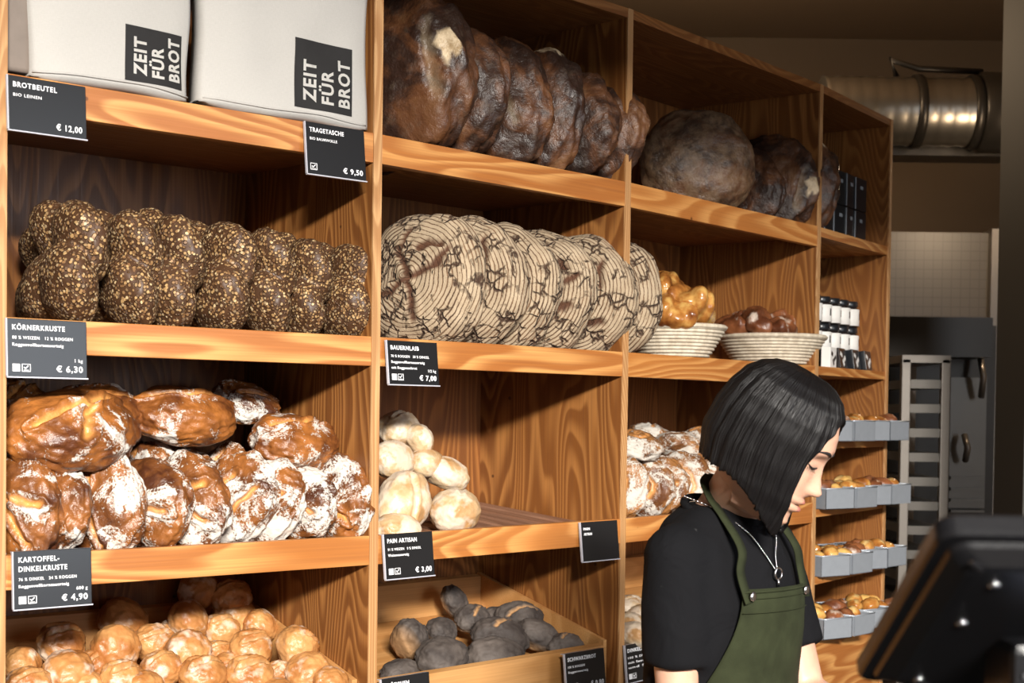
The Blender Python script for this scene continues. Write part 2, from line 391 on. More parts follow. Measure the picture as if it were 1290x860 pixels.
# ------------------------------------------------------------------ bread meshes
def sstep(a, b, x):
    t = max(0., min(1., (x - a) / (b - a))); return t * t * (3 - 2 * t)
def seg_d(px, py, ax, ay, bx, by):
    dx, dy = bx - ax, by - ay; L = dx * dx + dy * dy
    t = max(0, min(1, ((px - ax) * dx + (py - ay) * dy) / L)); return math.hypot(px - ax - t * dx, py - ay - t * dy), t
def loaf(name, r, lobes=None, slashes=(), amp=.02, freq=2.2, seed=0, flat=.0, sub=5, power=2.0, mat='roll_crust', bury=None, tear_s=1.0, wid=.11, deep=.07, spots=()):
    """crusty bread body: an ellipsoid (or the union of several lobes) with scored tears; slashes are polylines on its top, in unit coordinates"""
    bm = bmesh.new(); bmesh.ops.create_icosphere(bm, subdivisions=sub, radius=1.0)
    tl = []
    off = Vector((seed * 3.7, seed * 1.3, seed * 2.1))
    for v in bm.verts:
        d = v.co.normalized()
        if lobes:
            best = 0
            for (c, rad, rot) in lobes:
                q = rot.inverted() if rot else Matrix.Identity(3)
                dd = q @ d; cc = q @ Vector(c)
                A = sum((dd[k] / rad[k]) ** 2 for k in range(3)); B = -2 * sum(dd[k] * cc[k] / rad[k] ** 2 for k in range(3))
                C = sum((cc[k] / rad[k]) ** 2 for k in range(3)) - 1
                disc = B * B - 4 * A * C
                if disc > 0:
                    t = (-B + math.sqrt(disc)) / (2 * A); best = max(best, t)
            rr = max(best, .25)
            x, y, z = d.x * rr * r[0], d.y * rr * r[1], d.z * rr * r[2]; ux, uy, uz = d * rr
        else:
            s = (abs(d.x) ** power + abs(d.y) ** power + abs(d.z) ** power) ** (1 / power)
            ux, uy, uz = d.x / s, d.y / s, d.z / s
            x, y, z = ux * r[0], uy * r[1], uz * r[2]
        h = noise.noise(d * freq + off) * amp * 2 + noise.noise(d * freq * 2.7 + off) * amp
        tear = 0.
        if uz > -.3 or lobes:
            for pl in slashes:
                m = 9; 
                for a, b in zip(pl, pl[1:]):
                    dd, t = seg_d(ux + noise.noise(d * 5 + off) * .06, uy + noise.noise(d * 5 + off * 2) * .06, *a, *b); m = min(m, dd)
                if uz < 0 and not lobes: continue
                wv = wid
                g = math.exp(-(m / wv) ** 2)
                h += -deep * g + deep * .75 * math.exp(-((m - wv * 1.7) / (wv * .7)) ** 2)
                tear = max(tear, tear_s * sstep(.25, .75, math.exp(-(m / (wv * 1.15)) ** 2)))
        for (sx, sy, sz, sr) in spots:
            dd = (d - Vector((sx, sy, sz)).normalized()).length + noise.noise(d * 9 + off) * .10
            tear = max(tear, 1.5 * (1 - sstep(sr * .8, sr, dd)))
        k = 1 + h
        x, y, z = x * k, y * k, z * k
        if flat and z < -r[2] * (1 - flat): z = -r[2] * (1 - flat) - (abs(z) - r[2] * (1 - flat)) * .15
        v.co = Vector((x, y, z)); tl.append(tear)
    me = bpy.data.meshes.new(name); bm.to_mesh(me); bm.free()
    at_ = me.attributes.new('tear', 'FLOAT', 'POINT'); at_.data.foreach_set('value', tl)
    for p in me.polygons: p.use_smooth = True
    me.materials.append(M[mat]); return me
def put(name, me, mw, label, cat, group, parent=None):
    o = bpy.data.objects.new(name, me); COL.objects.link(o); o.matrix_world = mw
    tag(o, label, cat, group); return o
def rot(x=0, y=0, z=0): return Euler((R(x), R(y), R(z)), 'XYZ').to_matrix().to_4x4()
def lm(i, p, r=None, s=1.0):
    return UM[i] @ Matrix.Translation(p) @ (r if r is not None else Matrix()) @ Matrix.Scale(s, 4)
ORD = ['first', 'second', 'third', 'fourth', 'fifth', 'sixth', 'seventh', 'eighth', 'ninth', 'tenth', 'eleventh', 'twelfth']
# --- seeded braided loaves, unit 0 middle shelf
I3 = None
def rx(a, b=0, c=0): return Euler((R(a), R(b), R(c))).to_matrix()
seedm = []
for k in range(3):
    sd = 11 + k
    lob = [((-.12, -.46, -.38), (.84, .66, .60), rx(-10, 30)), ((.16, -.46, .34), (.86, .62, .54), rx(-20, 34, 6)),
           ((-.18, .22, .60 + .03 * k), (.76, .52, .42), rx(-24, 20)), ((.0, .5, -.25), (.9, .7, .62), rx(-24, -10)), ((0, .12, -.1), (.55, .7, .55), None)]
    seedm.append(loaf('seeded_loaf', (.058, .128, .106), lobes=lob, amp=.03, seed=sd, mat='seed_crust', sub=5, freq=3))
zs = ZM - .014
for k, px in enumerate([100, 170, 222, 283, 340, 392, 440]):
    p = hit(0, px, 360, .06)
    sc = (1.04, 1.0, 1.02, 1.0, .97, .94, .92)[k]
    put('seeded_loaf', seedm[k % 3], lm(0, (p.x + .005, .135 + .006 * (k % 2), zs + .112 * sc), rot(-4 + 3 * (k % 3), [4, -3, 2, 5, -2, 3, 6][k], [-8, -3, -6, 2, -4, -7, 3][k]), sc),
        'dark seeded twisted loaf, ' + (ORD[k] + ' from the left' if k < 6 else 'last at the right') + ' in the row of seeded loaves', 'bread', 'seeded loaves on the middle shelf')
p = hit(0, 84, 350, .22)
put('seeded_loaf', seedm[1], lm(0, (p.x, .31, zs + .10), rot(0, 0, -12), .9), 'dark seeded loaf half hidden behind the first of the row at the left end', 'bread', 'seeded loaves on the middle shelf')
# --- floured rustic loaves, unit 0 lower shelf
S1 = [[(-.7, -.35), (.1, -.05), (.7, .35)], [(-.1, -.8), (.15, -.1)]]
S2 = [[(-.75, .1), (-.1, -.12), (.75, .12)]]
S3 = [[(-.6, .45), (.5, .25)], [(-.5, -.25), (.65, -.4)]]
fl = [loaf('floured_loaf', (.094, .079, .046), slashes=s, amp=.05, seed=20 + k, mat='flour_crust', sub=6, wid=.075, deep=.13, power=2.2) for k, s in enumerate((S1, S2, S3))]
big = [loaf('floured_loaf', (.112, .078, .056), slashes=s, amp=.045, seed=30 + k, mat='brown_crust', sub=6, wid=.075, deep=.13, power=2.2) for k, s in enumerate((S1, S3, S2))]
zl = ZL - .014
RES = [(76, 632, 1.0), (116, 640, .93), (180, 632, 1.0), (238, 634, 1.0), (285, 630, 1.02), (346, 630, 1.0), (384, 636, .94), (425, 632, .92), (472, 620, .98)]
LF = ['mottled brown and white round loaf standing first in the lower row', 'narrow floured loaf standing second in the lower row', 'round loaf with one white patch standing third in the lower row',
      'white floured loaf with a short brown cut standing fourth in the lower row', 'torn brown loaf with little flour standing fifth in the lower row', 'dark floured round loaf standing sixth in the lower row',
      'grey white floured loaf standing seventh in the lower row', 'white loaf with a brown band standing eighth in the lower row', 'white floured loaf standing last beside the upright panel']
for k, (px, py, s) in enumerate(RES):
    p = hit(0, px, py, .0)
    put('floured_loaf', fl[(k * 2 + k // 3) % 3], lm(0, (p.x - .036, .075 + .004 * (k % 2), zl + .086 * s), rot(0, 0, [24, 14, 26, 18, 22, 26, 16, 14, 12][k]) @ rot(0, -90 + [6, 10, 4, 12, 6, 3, 9, 7, 10][k], 0) @ rot(0, 0, [15, 100, 190, 250, 40, 320, 140, 80, 210][k]), s * 1.02),
        LF[k], 'bread', 'floured loaves on the lower shelf')
for k, (px, py) in enumerate([(190, 572), (244, 566), (286, 568), (140, 590)]):
    p = hit(0, px, py, .22)
    put('floured_loaf', fl[(k + 1) % 3], lm(0, (p.x, .24, zl + .105), rot(0, 0, 10) @ rot(0, -78, 0) @ rot(0, 0, 70 * k), .98),
        'floured loaf of the rear row peeking out ' + ['above the third and fourth standing loaves', 'below the middle shiny loaf', 'right of the middle shiny loaf', 'under the biggest brown loaf'][k], 'bread', 'floured loaves on the lower shelf')
TOP = [(88, 543, .085, 1.12, 10, -4, 6, 0, 'big golden brown loaf with a deep split lying on top at the left'), (128, 523, .22, .95, 0, 0, 28, 1, 'brown loaf lying just behind the biggest split loaf'),
       (231, 524, .19, .92, 4, 2, -4, 2, 'smooth shiny brown loaf lying in the middle of the top layer'), (310, 509, .27, .80, 6, 6, 8, 1, 'floured long loaf lying highest at the rear of the heap'),
       (371, 557, .12, .90, 4, 0, 12, 2, 'dark brown loaf lying on the standing loaves at the right end'), (16, 514, .30, .9, 0, 0, 40, 0, 'floured loaf cut off by the left upright')]
for px, py, w, s, a, b_, c_, mk, lab in TOP:
    p = hit(0, px, py, w)
    put('floured_loaf', big[mk] if mk != 1 or 'floured' not in lab else fl[2], lm(0, p, rot(a + 22, b_, c_), s), lab, 'bread', 'floured loaves on the lower shelf')
# --- dark country loaves, unit 1 top shelf
dk = [loaf('dark_loaf', (.150, .142, .060), slashes=[[(-.2, -.75), (.5, -.55)]] if k == 0 else [[(-.6, .2 + .1 * k), (.5, .5)]], amp=.05, freq=2.6, seed=40 + k, mat='dark_crust', tear_s=.22, wid=.06, deep=.09, sub=5, power=2.4,
           spots=[[(.25, -.75, .55, .17)], [], [(.95, -.28, .15, .34)]][k]) for k in range(3)]
zt = ZT - .014
DD = [(588, 60, 1.24, 0, 8, 0, 'largest dark loaf with a pale chip, first at the upright'), (628, 100, 1.10, 1, 6, 60, 'dark round loaf standing second in the row'), (683, 110, 1.06, 1, 12, 200, 'reddish dark loaf standing third in the row'),
      (727, 120, 1.04, 2, 8, 0, 'dark loaf with a torn pale strip on its top edge'), (766, 140, .93, 1, 9, 300, 'dark loaf standing between the torn one and the last'), (806, 150, .93, 1, 4, 150, 'last dark loaf, bulging past the upright')]
for k, (px, py, s, mk, yaw, spin, lab) in enumerate(DD):
    w0 = -.028; p = hit(1, px, 130, w0 + .03)
    rz = .142 * s
    put('dark_loaf', dk[mk], lm(1, (p.x - .035 * s, w0 + .150 * s, zt + rz * .99), rot(0, 0, yaw + 4) @ rot(0, -90 + [3, 5, 9, 6, 6, 4][k], 0) @ rot(0, 0, spin), s), lab + ', top shelf', 'bread', 'dark round loaves on the top shelf')
# --- striped farmhouse loaves, unit 1 middle shelf
star = [[(0, 0), (.42, .22), (.7, .1)], [(0, 0), (-.25, .45), (-.2, .75)], [(0, 0), (-.55, -.1)], [(0, 0), (.15, -.45), (.42, -.62)], [(.45, -.15), (.5, -.5)]]
crk = [[(.5, -.3), (.75, .05)], [(.2, .6), (.5, .55)], [(-.1, -.6), (.2, -.75)], [(.62, .35), (.7, .52)]]
bl = [loaf('striped_loaf', (.1465, .1465, .062), slashes=sl_, amp=.022, freq=2.0, seed=50 + k, mat='ring_crust', sub=6, wid=.055, deep=.06, power=2.5, bury=None) for k, sl_ in enumerate((star, crk, [crk[0], crk[2]]))]
zm = ZM - .014
BL = ['with a dark star shaped crack, first at the upright', 'standing second in the row', 'with small scattered cracks, third in the row', 'with even brown stripes, fourth in the row', 'with a smooth pale upper edge, fifth in the row', 'standing last and bulging past the upright']
for k, (px, s) in enumerate(zip([588, 640, 682, 727, 778, 813], [1.0, 1.0, .985, .98, .99, 1.0])):
    w0 = -.03; p = hit(1, px, 345, w0 + .05)
    put('striped_loaf', bl[[0, 1, 2, 1, 2, 1][k]], lm(1, (p.x - .028, w0 + .1465 * s, zm + .1455 * s), rot(0, 0, [10, 11, 9, 13, 12, 6][k]) @ rot(0, -90 + [5, 6, 4, 5, 7, 2][k], 0) @ rot(0, 0, [0, 40, 150, 250, 310, 100][k]), s),
        'round flour striped loaf ' + BL[k], 'bread', 'striped round loaves on the middle shelf')
# --- dark loaves of unit 2
ov = loaf('dark_loaf', (.160, .150, .075), amp=.04, freq=2.2, seed=61, mat='paler_dark_crust', sub=5, slashes=[])
p = hit(2, 877, 188, .17); put('dark_loaf', ov, lm(2, (p.x, .165, zt + .152), rot(84, 0, -48), 1.0), 'wide brown oval loaf facing out, first above the basket shelf', 'bread', 'brown loaves above the baskets')
for k, (px, py, s, mk, lab) in enumerate([(982, 180, .80, 1, 'small dark loaf standing just behind the wide oval loaf'), (1026, 200, .96, 0, 'dark loaf with a pale patch near its rim beside the end upright'), (1051, 212, .96, 2, 'last dark loaf with a torn pale corner, bulging past the end upright')]):
    w0 = [.06, -.01, -.035][k]; p = hit(2, px, py, w0 + .03)
    put('dark_loaf', dk[mk], lm(2, (p.x - .04, w0 + .15 * s, zt + .141 * s), rot(0, 0, [6, 20, 12][k]) @ rot(0, -90 + 7, 0) @ rot(0, 0, [30, -25, -5][k]), s), lab, 'bread', 'brown loaves above the baskets')
# --- pale rolls, unit 1 slatted shelf
pr = [loaf('pale_roll', (.062, .048, .040), slashes=s, amp=.032, freq=1.7, seed=70 + k, mat='pale_crust', sub=5, wid=.09, deep=.08, power=2.1, flat=.1) for k, s in enumerate(([[(-.5, .1), (.55, -.1)]], [], [[(-.65, -.35), (.6, .45)]]))]
PR = [(503, 541, .27, 1.0, 0, (10, -8, 30), 'pale roll lying at the top of the pile against the upright'), (527, 555, .22, .80, 1, (60, 10, 60), 'round pale roll with a brown swirl at the top right of the pile'),
      (496, 579, .20, .92, 1, (60, 0, 10), 'pale roll with a brown spot in the middle of the pile'), (537, 584, .19, .82, 1, (0, 0, 20), 'pale roll squeezed in the centre of the pile'), (562, 597, .17, .90, 0, (10, 20, -15), 'whitish roll sliding down the right side of the pile'),
      (508, 634, .085, 1.22, 2, (70, -50, 10), 'large torn pale roll standing at the front of the pile'), (573, 643, .085, 1.10, 2, (30, -12, 12), 'wide pale roll with one golden cut at the bottom right of the pile'), (500, 668, .05, .9, 1, (0, 0, 0), 'pale roll barely showing above the front rail')]
for px, py, w, s, mk, e, lab in PR:
    p = hit(1, px, py, w); put('pale_roll', pr[mk], lm(1, p, rot(*e), s), lab, 'bread roll', 'pale rolls on the slatted shelf')
# --- golden rolls in the crate of unit 0
gr = [loaf('golden_roll', (.046, .042, .038), slashes=s, amp=.045, seed=80 + k, mat='roll_crust', sub=5, wid=.085, deep=.11, power=2.1, flat=.12) for k, s in enumerate(([[(-.6, .0), (.6, .1)], [(-.5, .4), (.5, .45)]], [], [[(-.7, -.2), (.7, .2)]], [[(-.8, 0), (.8, 0)]]))]
zf, sl = .952, .315
GR = [(27, 838, 24, 1, (75, 0, 20), .0), (77, 811, 29, 0, (40, 0, 0), .0), (155, 782, 31, 1, (35, 18, 12), .0), (146, 816, 30, 1, (70, 10, 0), .01), (86, 847, 31, 1, (20, -10, 12), .01), (122, 838, 23, 3, (30, 0, 30), -.02),
      (193, 809, 25, 2, (50, 0, -20), -.01), (214, 797, 17, 1, (40, 0, 0), -.02), (153, 856, 27, 0, (40, 0, 10), .01), (203, 843, 26, 2, (20, 0, 0), .01), (237, 782, 28, 1, (60, 30, 30), .01), (250, 744, 26, 1, (40, -40, 0), .05),
      (290, 752, 26, 3, (20, 0, 0), .045), (293, 776, 28, 2, (10, -15, 0), .005), (279, 795, 24, 0, (30, 0, 0), -.01), (327, 789, 23, 1, (50, 30, 0), .0), (237, 821, 29, 1, (60, 0, 0), .01), (276, 824, 20, 3, (30, 0, 0), -.01),
      (316, 817, 27, 0, (50, 0, 0), .015), (288, 842, 22, 1, (30, 0, 0), -.02), (374, 818, 31, 2, (60, 60, 30), .025), (256, 853, 30, 0, (30, 0, 0), .01), (314, 853, 31, 0, (40, 0, 0), .012), (351, 848, 18, 2, (30, 0, 0), -.005),
      (388, 848, 29, 1, (20, -25, 0), .01), (416, 862, 24, 1, (40, 0, 0), .01), (35, 866, 28, 2, (30, 0, 0), .0), (110, 868, 24, 1, (30, 0, 0), -.01), (180, 868, 26, 1, (30, 0, 0), .0), (350, 880, 28, 1, (30, 0, 0), -.01)]
GL = ['cut off by the left upright, its flat side showing', 'large and round with a cracked top beside the left upright', 'long and flat, leaning on the rear board of the crate', 'round with a smooth reddish face, below the long flat roll', 'smooth and oval near the lower left corner of the crate',
      'wedged between the big cracked roll and the smooth reddish roll', 'pale and creased right of the smooth reddish roll', 'small and mostly hidden behind the pale creased roll', 'cracked, low in the crate under the smooth reddish roll', 'glossy with a pale edge near the middle bottom',
      'upright and egg shaped below the dark shaded roll', 'dark in the shade under the shelf at the very top', 'wide, topmost in front of the rear corner', 'pale split roll under the topmost wide roll', 'cracked and pointed under the pale split roll',
      'smooth beside the right side board at the rear', 'round and shiny in the middle of the crate', 'small with a pale scar in the middle of the heap', 'tall with a wrinkled top right of the middle', 'half hidden below the tall wrinkled roll',
      'round with two deep folds, resting on the right side board', 'cracked on top at the bottom centre', 'broad with a floury top at the bottom right of centre', 'small and pointed beside the broad floury roll', 'smooth oval below the folded roll at the side board',
      'cut off by the photo edge at the lower right', 'cut off by the photo edge at the lower left', 'just visible low between the left rolls', 'just visible low under the cracked rolls', 'just visible low near the right side board']
for (px, py, r_, mk, e, lift), gl in zip(GR, GL):
    p = hit(0, px, py, slope=sl, z0=zf - .012 + lift)
    dist = (UM[0] @ p - CAM).length; s = r_ * dist / 1850 / .0455
    put('golden_roll', gr[mk], lm(0, p, rot(*e), s), 'golden roll ' + gl, 'bread roll', 'golden rolls in the sloping crate')
# --- dark grey rolls in the crate of unit 1
gy = [loaf('grey_roll', (.058, .042, .036), slashes=s, amp=.05, seed=90 + k, mat='grey_crust', sub=5, wid=.075, deep=.12, flat=.1) for k, s in enumerate(([[(-.5, -.3), (.2, .2), (.6, .1)]], []))]
M['grey_tear'] = M['roll_crust']
GY = [(516, 806, .95, 0, (50, 40, 60), .01, 'round with an orange split at the left of the crate'), (556, 795, .80, 1, (20, 0, 30), .0, 'small and round second from the left'), (573, 758, .75, 1, (60, 50, 0), .01, 'standing at the rear top of the heap'), (596, 780, .86, 0, (30, 0, 10), .01, 'smooth with a small pale nick in the middle'),
      (623, 778, .7, 1, (0, 0, 0), -.015, 'hidden in shade behind the others'), (653, 779, .98, 0, (40, 0, -30), .01, 'with a bright tan scar at the rear right'), (630, 804, 1.2, 0, (20, 14, -10), .01, 'long with a tan crack across the middle'), (677, 800, .95, 1, (20, 20, -10), .0, 'tapered at the right side'),
      (557, 828, 1.1, 1, (20, -5, 10), .01, 'broad low at the front board'), (624, 828, 1.2, 1, (10, 5, -8), -.005, 'long and low along the front board'), (713, 815, .85, 0, (10, 10, -10), -.012, 'flat and dusty above the corner sign'), (505, 848, .8, 1, (0, 0, 0), -.03, 'mostly hidden at the lower left of the crate')]
for px, py, s, mk, e, lift, lab in GY:
    p = hit(1, px, py, slope=sl, z0=zf - .035 + lift)
    put('grey_roll', gy[mk], lm(1, p, rot(*e), s * 1.10), 'dark grey roll ' + lab, 'bread roll', 'dark grey rolls in the sloping crate')
# --- floured spirals, unit 2 lower shelf
spiral = [[(.62 * (1 - t * .8) * math.cos(t * 9), .62 * (1 - t * .8) * math.sin(t * 9)) for t in [k / 14 for k in range(15)]]]
sp = [loaf('spiral_loaf', (.074, .070, .036), slashes=s, amp=.05, seed=100 + k, mat='spiral_crust', sub=5, wid=.085, deep=.10, power=2.2) for k, s in enumerate((spiral, [[(-.6, .3), (.6, .2)]]))]
for k, (px, py, s) in enumerate([(821, 612, 1.08), (853, 610, 1.05), (871, 606, 1.05), (899, 610, 1.1), (925, 605, 1.0)]):
    p = hit(2, px, py, .01); put('spiral_loaf', sp[0 if k in (0, 1, 3) else 1], lm(2, (p.x - .03, .09, zl + .077 * s), rot(0, 0, 24) @ rot(0, -82, 0) @ rot(0, 0, 60 * k), s),
        'floured swirl loaf standing ' + ['first with its coil showing, at the upright', 'second in the row behind the person', 'third in the row, narrow brown edge showing', 'fourth, broad and white, left of the black hair', 'last, hidden mostly by the black hair'][k], 'bread', 'floured swirl loaves behind the person')
for k, (px, py) in enumerate([(802, 561), (822, 551), (853, 563), (873, 574), (878, 552), (893, 570)]):
    p = hit(2, px, py, [.10, .25, .16, .12, .27, .22][k]); put('spiral_loaf', sp[k % 2], lm(2, p, rot(18, 6 * (k % 3 - 1), 50 * k), [.92, .95, .95, .85, .85, .8][k]),
        'floured swirl loaf lying on top, ' + ['nearest the upright', 'at the rear left of the heap', 'in the middle of the upper layer', 'in front with a white cap above the third one', 'at the rear right of the heap', 'closest to the black hair'][k], 'bread', 'floured swirl loaves behind the person')
# --- small pale buns in crate of unit 2
for k, (px, py) in enumerate([(794, 766), (795, 787), (800, 800), (812, 778)]):
    p = hit(2, px, py, slope=sl, z0=zf + .01); put('pale_roll', pr[k % 3], lm(2, p, rot(20, 0, 40 * k), .8), 'cream roll beside the black sleeve, ' + ['top', 'middle', 'lowest above the sign', 'behind the sleeve'][k], 'bread roll', 'cream rolls beside the sleeve')
# --- cane baskets with bread
def basket(px, py_rim, r_rim, r_base, h, w, label):
    p = hit(2, px, py_rim, w)
    root = empty('cane_basket', UM[2] @ Matrix.Translation((p.x, w, ZM + .004)), label=label, cat='basket', group='cane baskets')
    bm = bmesh.new(); n = 9
    prof = [(.001, 0.0), (r_base * .6, 0.0)]
    for k in range(n):
        r0 = r_base + (r_rim - r_base) * (k / (n - 1)) ** .9; z0 = h * (k + .5) / n
        for a in (-75, -40, 0, 40, 75): prof.append((r0 + h / n * .55 * math.cos(R(a)), z0 + h / n * .5 * math.sin(R(a))))
    for k in reversed(range(n)):
        r0 = r_base + (r_rim - r_base) * (k / (n - 1)) ** .9; prof.append((r0 - .008, h * (k + .5) / n))
    prof.append((.001, .012))
    add_lathe(bm, prof, 56); link('basket_bowl', bm, 'cane', root)
    bm = bmesh.new(); add_lathe(bm, [(r_rim - .007, h - .004), (r_rim + .005, h - .006), (r_rim + .008, h + .001), (r_rim + .002, h + .006), (r_rim - .006, h + .004)], 56)
    bmesh.ops.delete(bm, geom=[f for f in bm.faces if len(f.verts) > 4], context='FACES'); link('rim', bm, 'cane', root)
    return p.x
m, nt, b = new_mat('cane'); n = N(nt)
v = n.coord(1); c = n.mix(n.mr(n.noise(n.vm('MULTIPLY', v, (1, 1, .2)), 60, 3), .35, .65), (.50, .42, .31), (.68, .60, .47))
n.put(b.inputs['Base Color'], c); b.inputs['Roughness'].default_value = .7; n.bump(b, n.noise(v, 160, 2), .4, .002); M['cane'] = m
bx = [basket(850, 410, .131, .088, .079, .128, 'small pale cane basket holding golden braided loaves'), basket(972, 425, .154, .105, .079, .135, 'wide cane basket holding dark knotted rolls, above the black hair')]
def braid(seed, n_=6):
    lob = []
    for k in range(n_):
        t = k / (n_ - 1) * 2 - 1; s = 1 if k % 2 else -1
        lob.append(((t * .66, s * .16, .10), (.30 - .04 * abs(t), .74 * (1 - .35 * t * t), .84 * (1 - .28 * t * t)), rx(0, 0, s * 48)))
    lob.append(((0, 0, -.05), (1.0, .72, .70), None))
    return lob
ch = loaf('braided_loaf', (.125, .085, .062), lobes=braid(1), amp=.02, seed=111, mat='glaze_crust', sub=5, slashes=[])
kn = loaf('knotted_roll', (.062, .050, .036), lobes=braid(2, 4), amp=.04, seed=112, mat='dark_glaze', sub=4, slashes=[])
zb = ZM + .084
BR = [(bx[0] + .028, .100, .034, (8, 14, 30), 1.12, 'golden braided loaf lying in front of the small basket'), (bx[0] - .055, .140, .036, (10, -10, 60), 1.05, 'dark golden braided loaf at the left side of the small basket'), (bx[0] - .03, .15, .098, (0, -8, 10), .85, 'small glossy yellow loaf lying topmost in the small basket')]
for x, y, z, e, s, lab in BR: put('braided_loaf', ch, lm(2, (x, y, zb + z), rot(*e), s), lab, 'bread', 'braided loaves in the small basket')
KN = [(-.09, .12, .035, (20, -20, 40), 1.1, 'topmost at the left of the wide basket'), (-.03, .17, .03, (0, 10, -20), 1.1, 'at the rear of the wide basket'), (.02, .10, .036, (10, -12, 20), 1.15, 'upright in the middle of the wide basket'), (.07, .17, .03, (0, 0, 60), 1.0, 'behind the rightmost one of the wide basket'),
      (.085, .09, .018, (0, 10, -10), .95, 'lying at the right rim of the wide basket'), (-.05, .06, .012, (0, 0, 10), 1.0, 'low at the front rim of the wide basket'), (-.11, .18, .02, (0, 0, 80), 1.0, 'near the small basket')]
for x, y, z, e, s, lab in KN: put('knotted_roll', kn, lm(2, (bx[1] + x * 1.1, y + .01, zb + z + .006), rot(*e), s * 1.12), 'dark brown knotted roll ' + lab, 'bread roll', 'knotted rolls in the wide basket')
# ------------------------------------------------------------------ the person
m, nt, b = new_mat('skin'); n = N(nt)
v = n.coord(0); c = n.mix(n.mr(n.noise(v, 14, 3), .35, .65), (.50, .285, .195), (.57, .34, .24))
c = n.mix(n.m('MULTIPLY', n.attr('tear'), .85), c, (.42, .12, .10))
n.put(b.inputs['Base Color'], c); b.inputs['Roughness'].default_value = .45
b.inputs['Subsurface Weight'].default_value = .15; b.inputs['Subsurface Radius'].default_value = (.02, .008, .004); b.inputs['Subsurface Scale'].default_value = .5
n.bump(b, n.noise(v, 500, 2), .1, .001); M['skin'] = m
m, nt, b = new_mat('hair'); n = N(nt)
uv = nt.nodes.new('ShaderNodeTexCoord').outputs['UV']
f = n.noise(n.vm('MULTIPLY', uv, (220, 2.2, 1)), 1.0, 3, .6); f2 = n.noise(n.vm('MULTIPLY', uv, (60, 1.5, 1)), 1.0, 2)
n.put(b.inputs['Base Color'], n.mix(f, (.0025, .0022, .0025), (.007, .006, .006)))
n.put(b.inputs['Roughness'], n.mr(f, .3, .7, .34, .52)); b.inputs['Specular IOR Level'].default_value = .22
n.bump(b, n.m('ADD', f, n.m('MULTIPLY', f2, 1.2)), .8, .004); M['hair'] = m
plain('lash', (.01, .008, .008), .6)
m, nt, b = new_mat('black_cotton'); n = N(nt)
v = n.coord(0); b.inputs['Base Color'].default_value = (.005, .005, .006, 1); b.inputs['Roughness'].default_value = .9
b.inputs['Specular IOR Level'].default_value = .12
sp_ = n.mr(n.noise(v, 38, 4, .7), .70, .78, 0, .25)
n.put(b.inputs['Base Color'], n.mix(sp_, (.005, .005, .006), (.12, .12, .12)))
n.bump(b, n.m('ADD', n.noise(v, 11, 3, .5, .8), n.m('MULTIPLY', n.noise(v, 700, 1), .03)), .5, .02); M['black_cotton'] = m
m, nt, b = new_mat('green_canvas'); n = N(nt)
v = n.coord(0); wv = n.m('MULTIPLY', n.m('SINE', n.m('MULTIPLY', n.sep(v)[2], 3200)), .3)
n.put(b.inputs['Base Color'], n.mix(n.mr(n.noise(v, 20, 4), .35, .65), (.015, .018, .007), (.024, .029, .012))); b.inputs['Roughness'].default_value = .9; b.inputs['Specular IOR Level'].default_value = .2
n.bump(b, n.m('ADD', n.noise(v, 9, 3, .5, .5), n.m('MULTIPLY', n.noise(v, 900, 1), .05)), .45, .02); M['green_canvas'] = m
plain('steel_bright', (.75, .75, .78), .22, 1.0, .03)
plain('trouser_cloth', (.02, .022, .03), .9, 0, .2, 60)
TC = Vector((.340, 2.36, 0)); TY = R(-46)      # torso centre, facing to the right and slightly forward
FW = Vector((math.cos(TY), math.sin(TY), 0)); LF_ = Vector((-math.sin(TY), math.cos(TY), 0))
def T(f, l, z): return TC + FW * f + LF_ * l + Vector((0, 0, z))
person = empty('person', Matrix.Translation((TC.x, TC.y, 0)), label='person with a black chin length bob, black shirt and green apron, looking down', cat='person')
def plink(name, bm, mat, parent=person, smooth=True):
    o = link(name, bm, mat, None, smooth); o.parent = parent
    w = Matrix.Translation((TC.x, TC.y, 0)); o.matrix_parent_inverse = w.inverted() if parent == person else Matrix(); 
    return o
def apply_mods(o):
    dg = bpy.context.evaluated_depsgraph_get(); me = bpy.data.meshes.new_from_object(o.evaluated_get(dg))
    o.modifiers.clear(); old = o.data; o.data = me; bpy.data.meshes.remove(old)
def ball(bm, c, r, rotm=None):
    t = bmesh.ops.create_icosphere(bm, subdivisions=3, radius=1.0)
    bmesh.ops.transform(bm, matrix=Matrix.Translation(c) @ (rotm.to_4x4() if rotm else Matrix()) @ Matrix.Diagonal((*(r if isinstance(r, tuple) else (r, r, r)), 1)), verts=t['verts'])
def limb(bm, pts, rs, seg=16):
    add_tube(bm, pts, rs, seg)
    for p, r in zip(pts, rs): ball(bm, p, r * .995)
def remesh(o, vox, smooth=6):
    a = o.modifiers.new('r', 'REMESH'); a.mode = 'VOXEL'; a.voxel_size = vox; a.use_smooth_shade = True
    s = o.modifiers.new('s', 'SMOOTH'); s.iterations = smooth; s.factor = .5
    apply_mods(o)
SHR, SHL = T(.004, -.120, 1.282), T(.000, .116, 1.282)
ELR, ELL = T(.020, -.128, 1.045), T(.075, .128, 1.055)
WRR, WRL = T(.20, -.115, .985), T(.285, .075, .985)
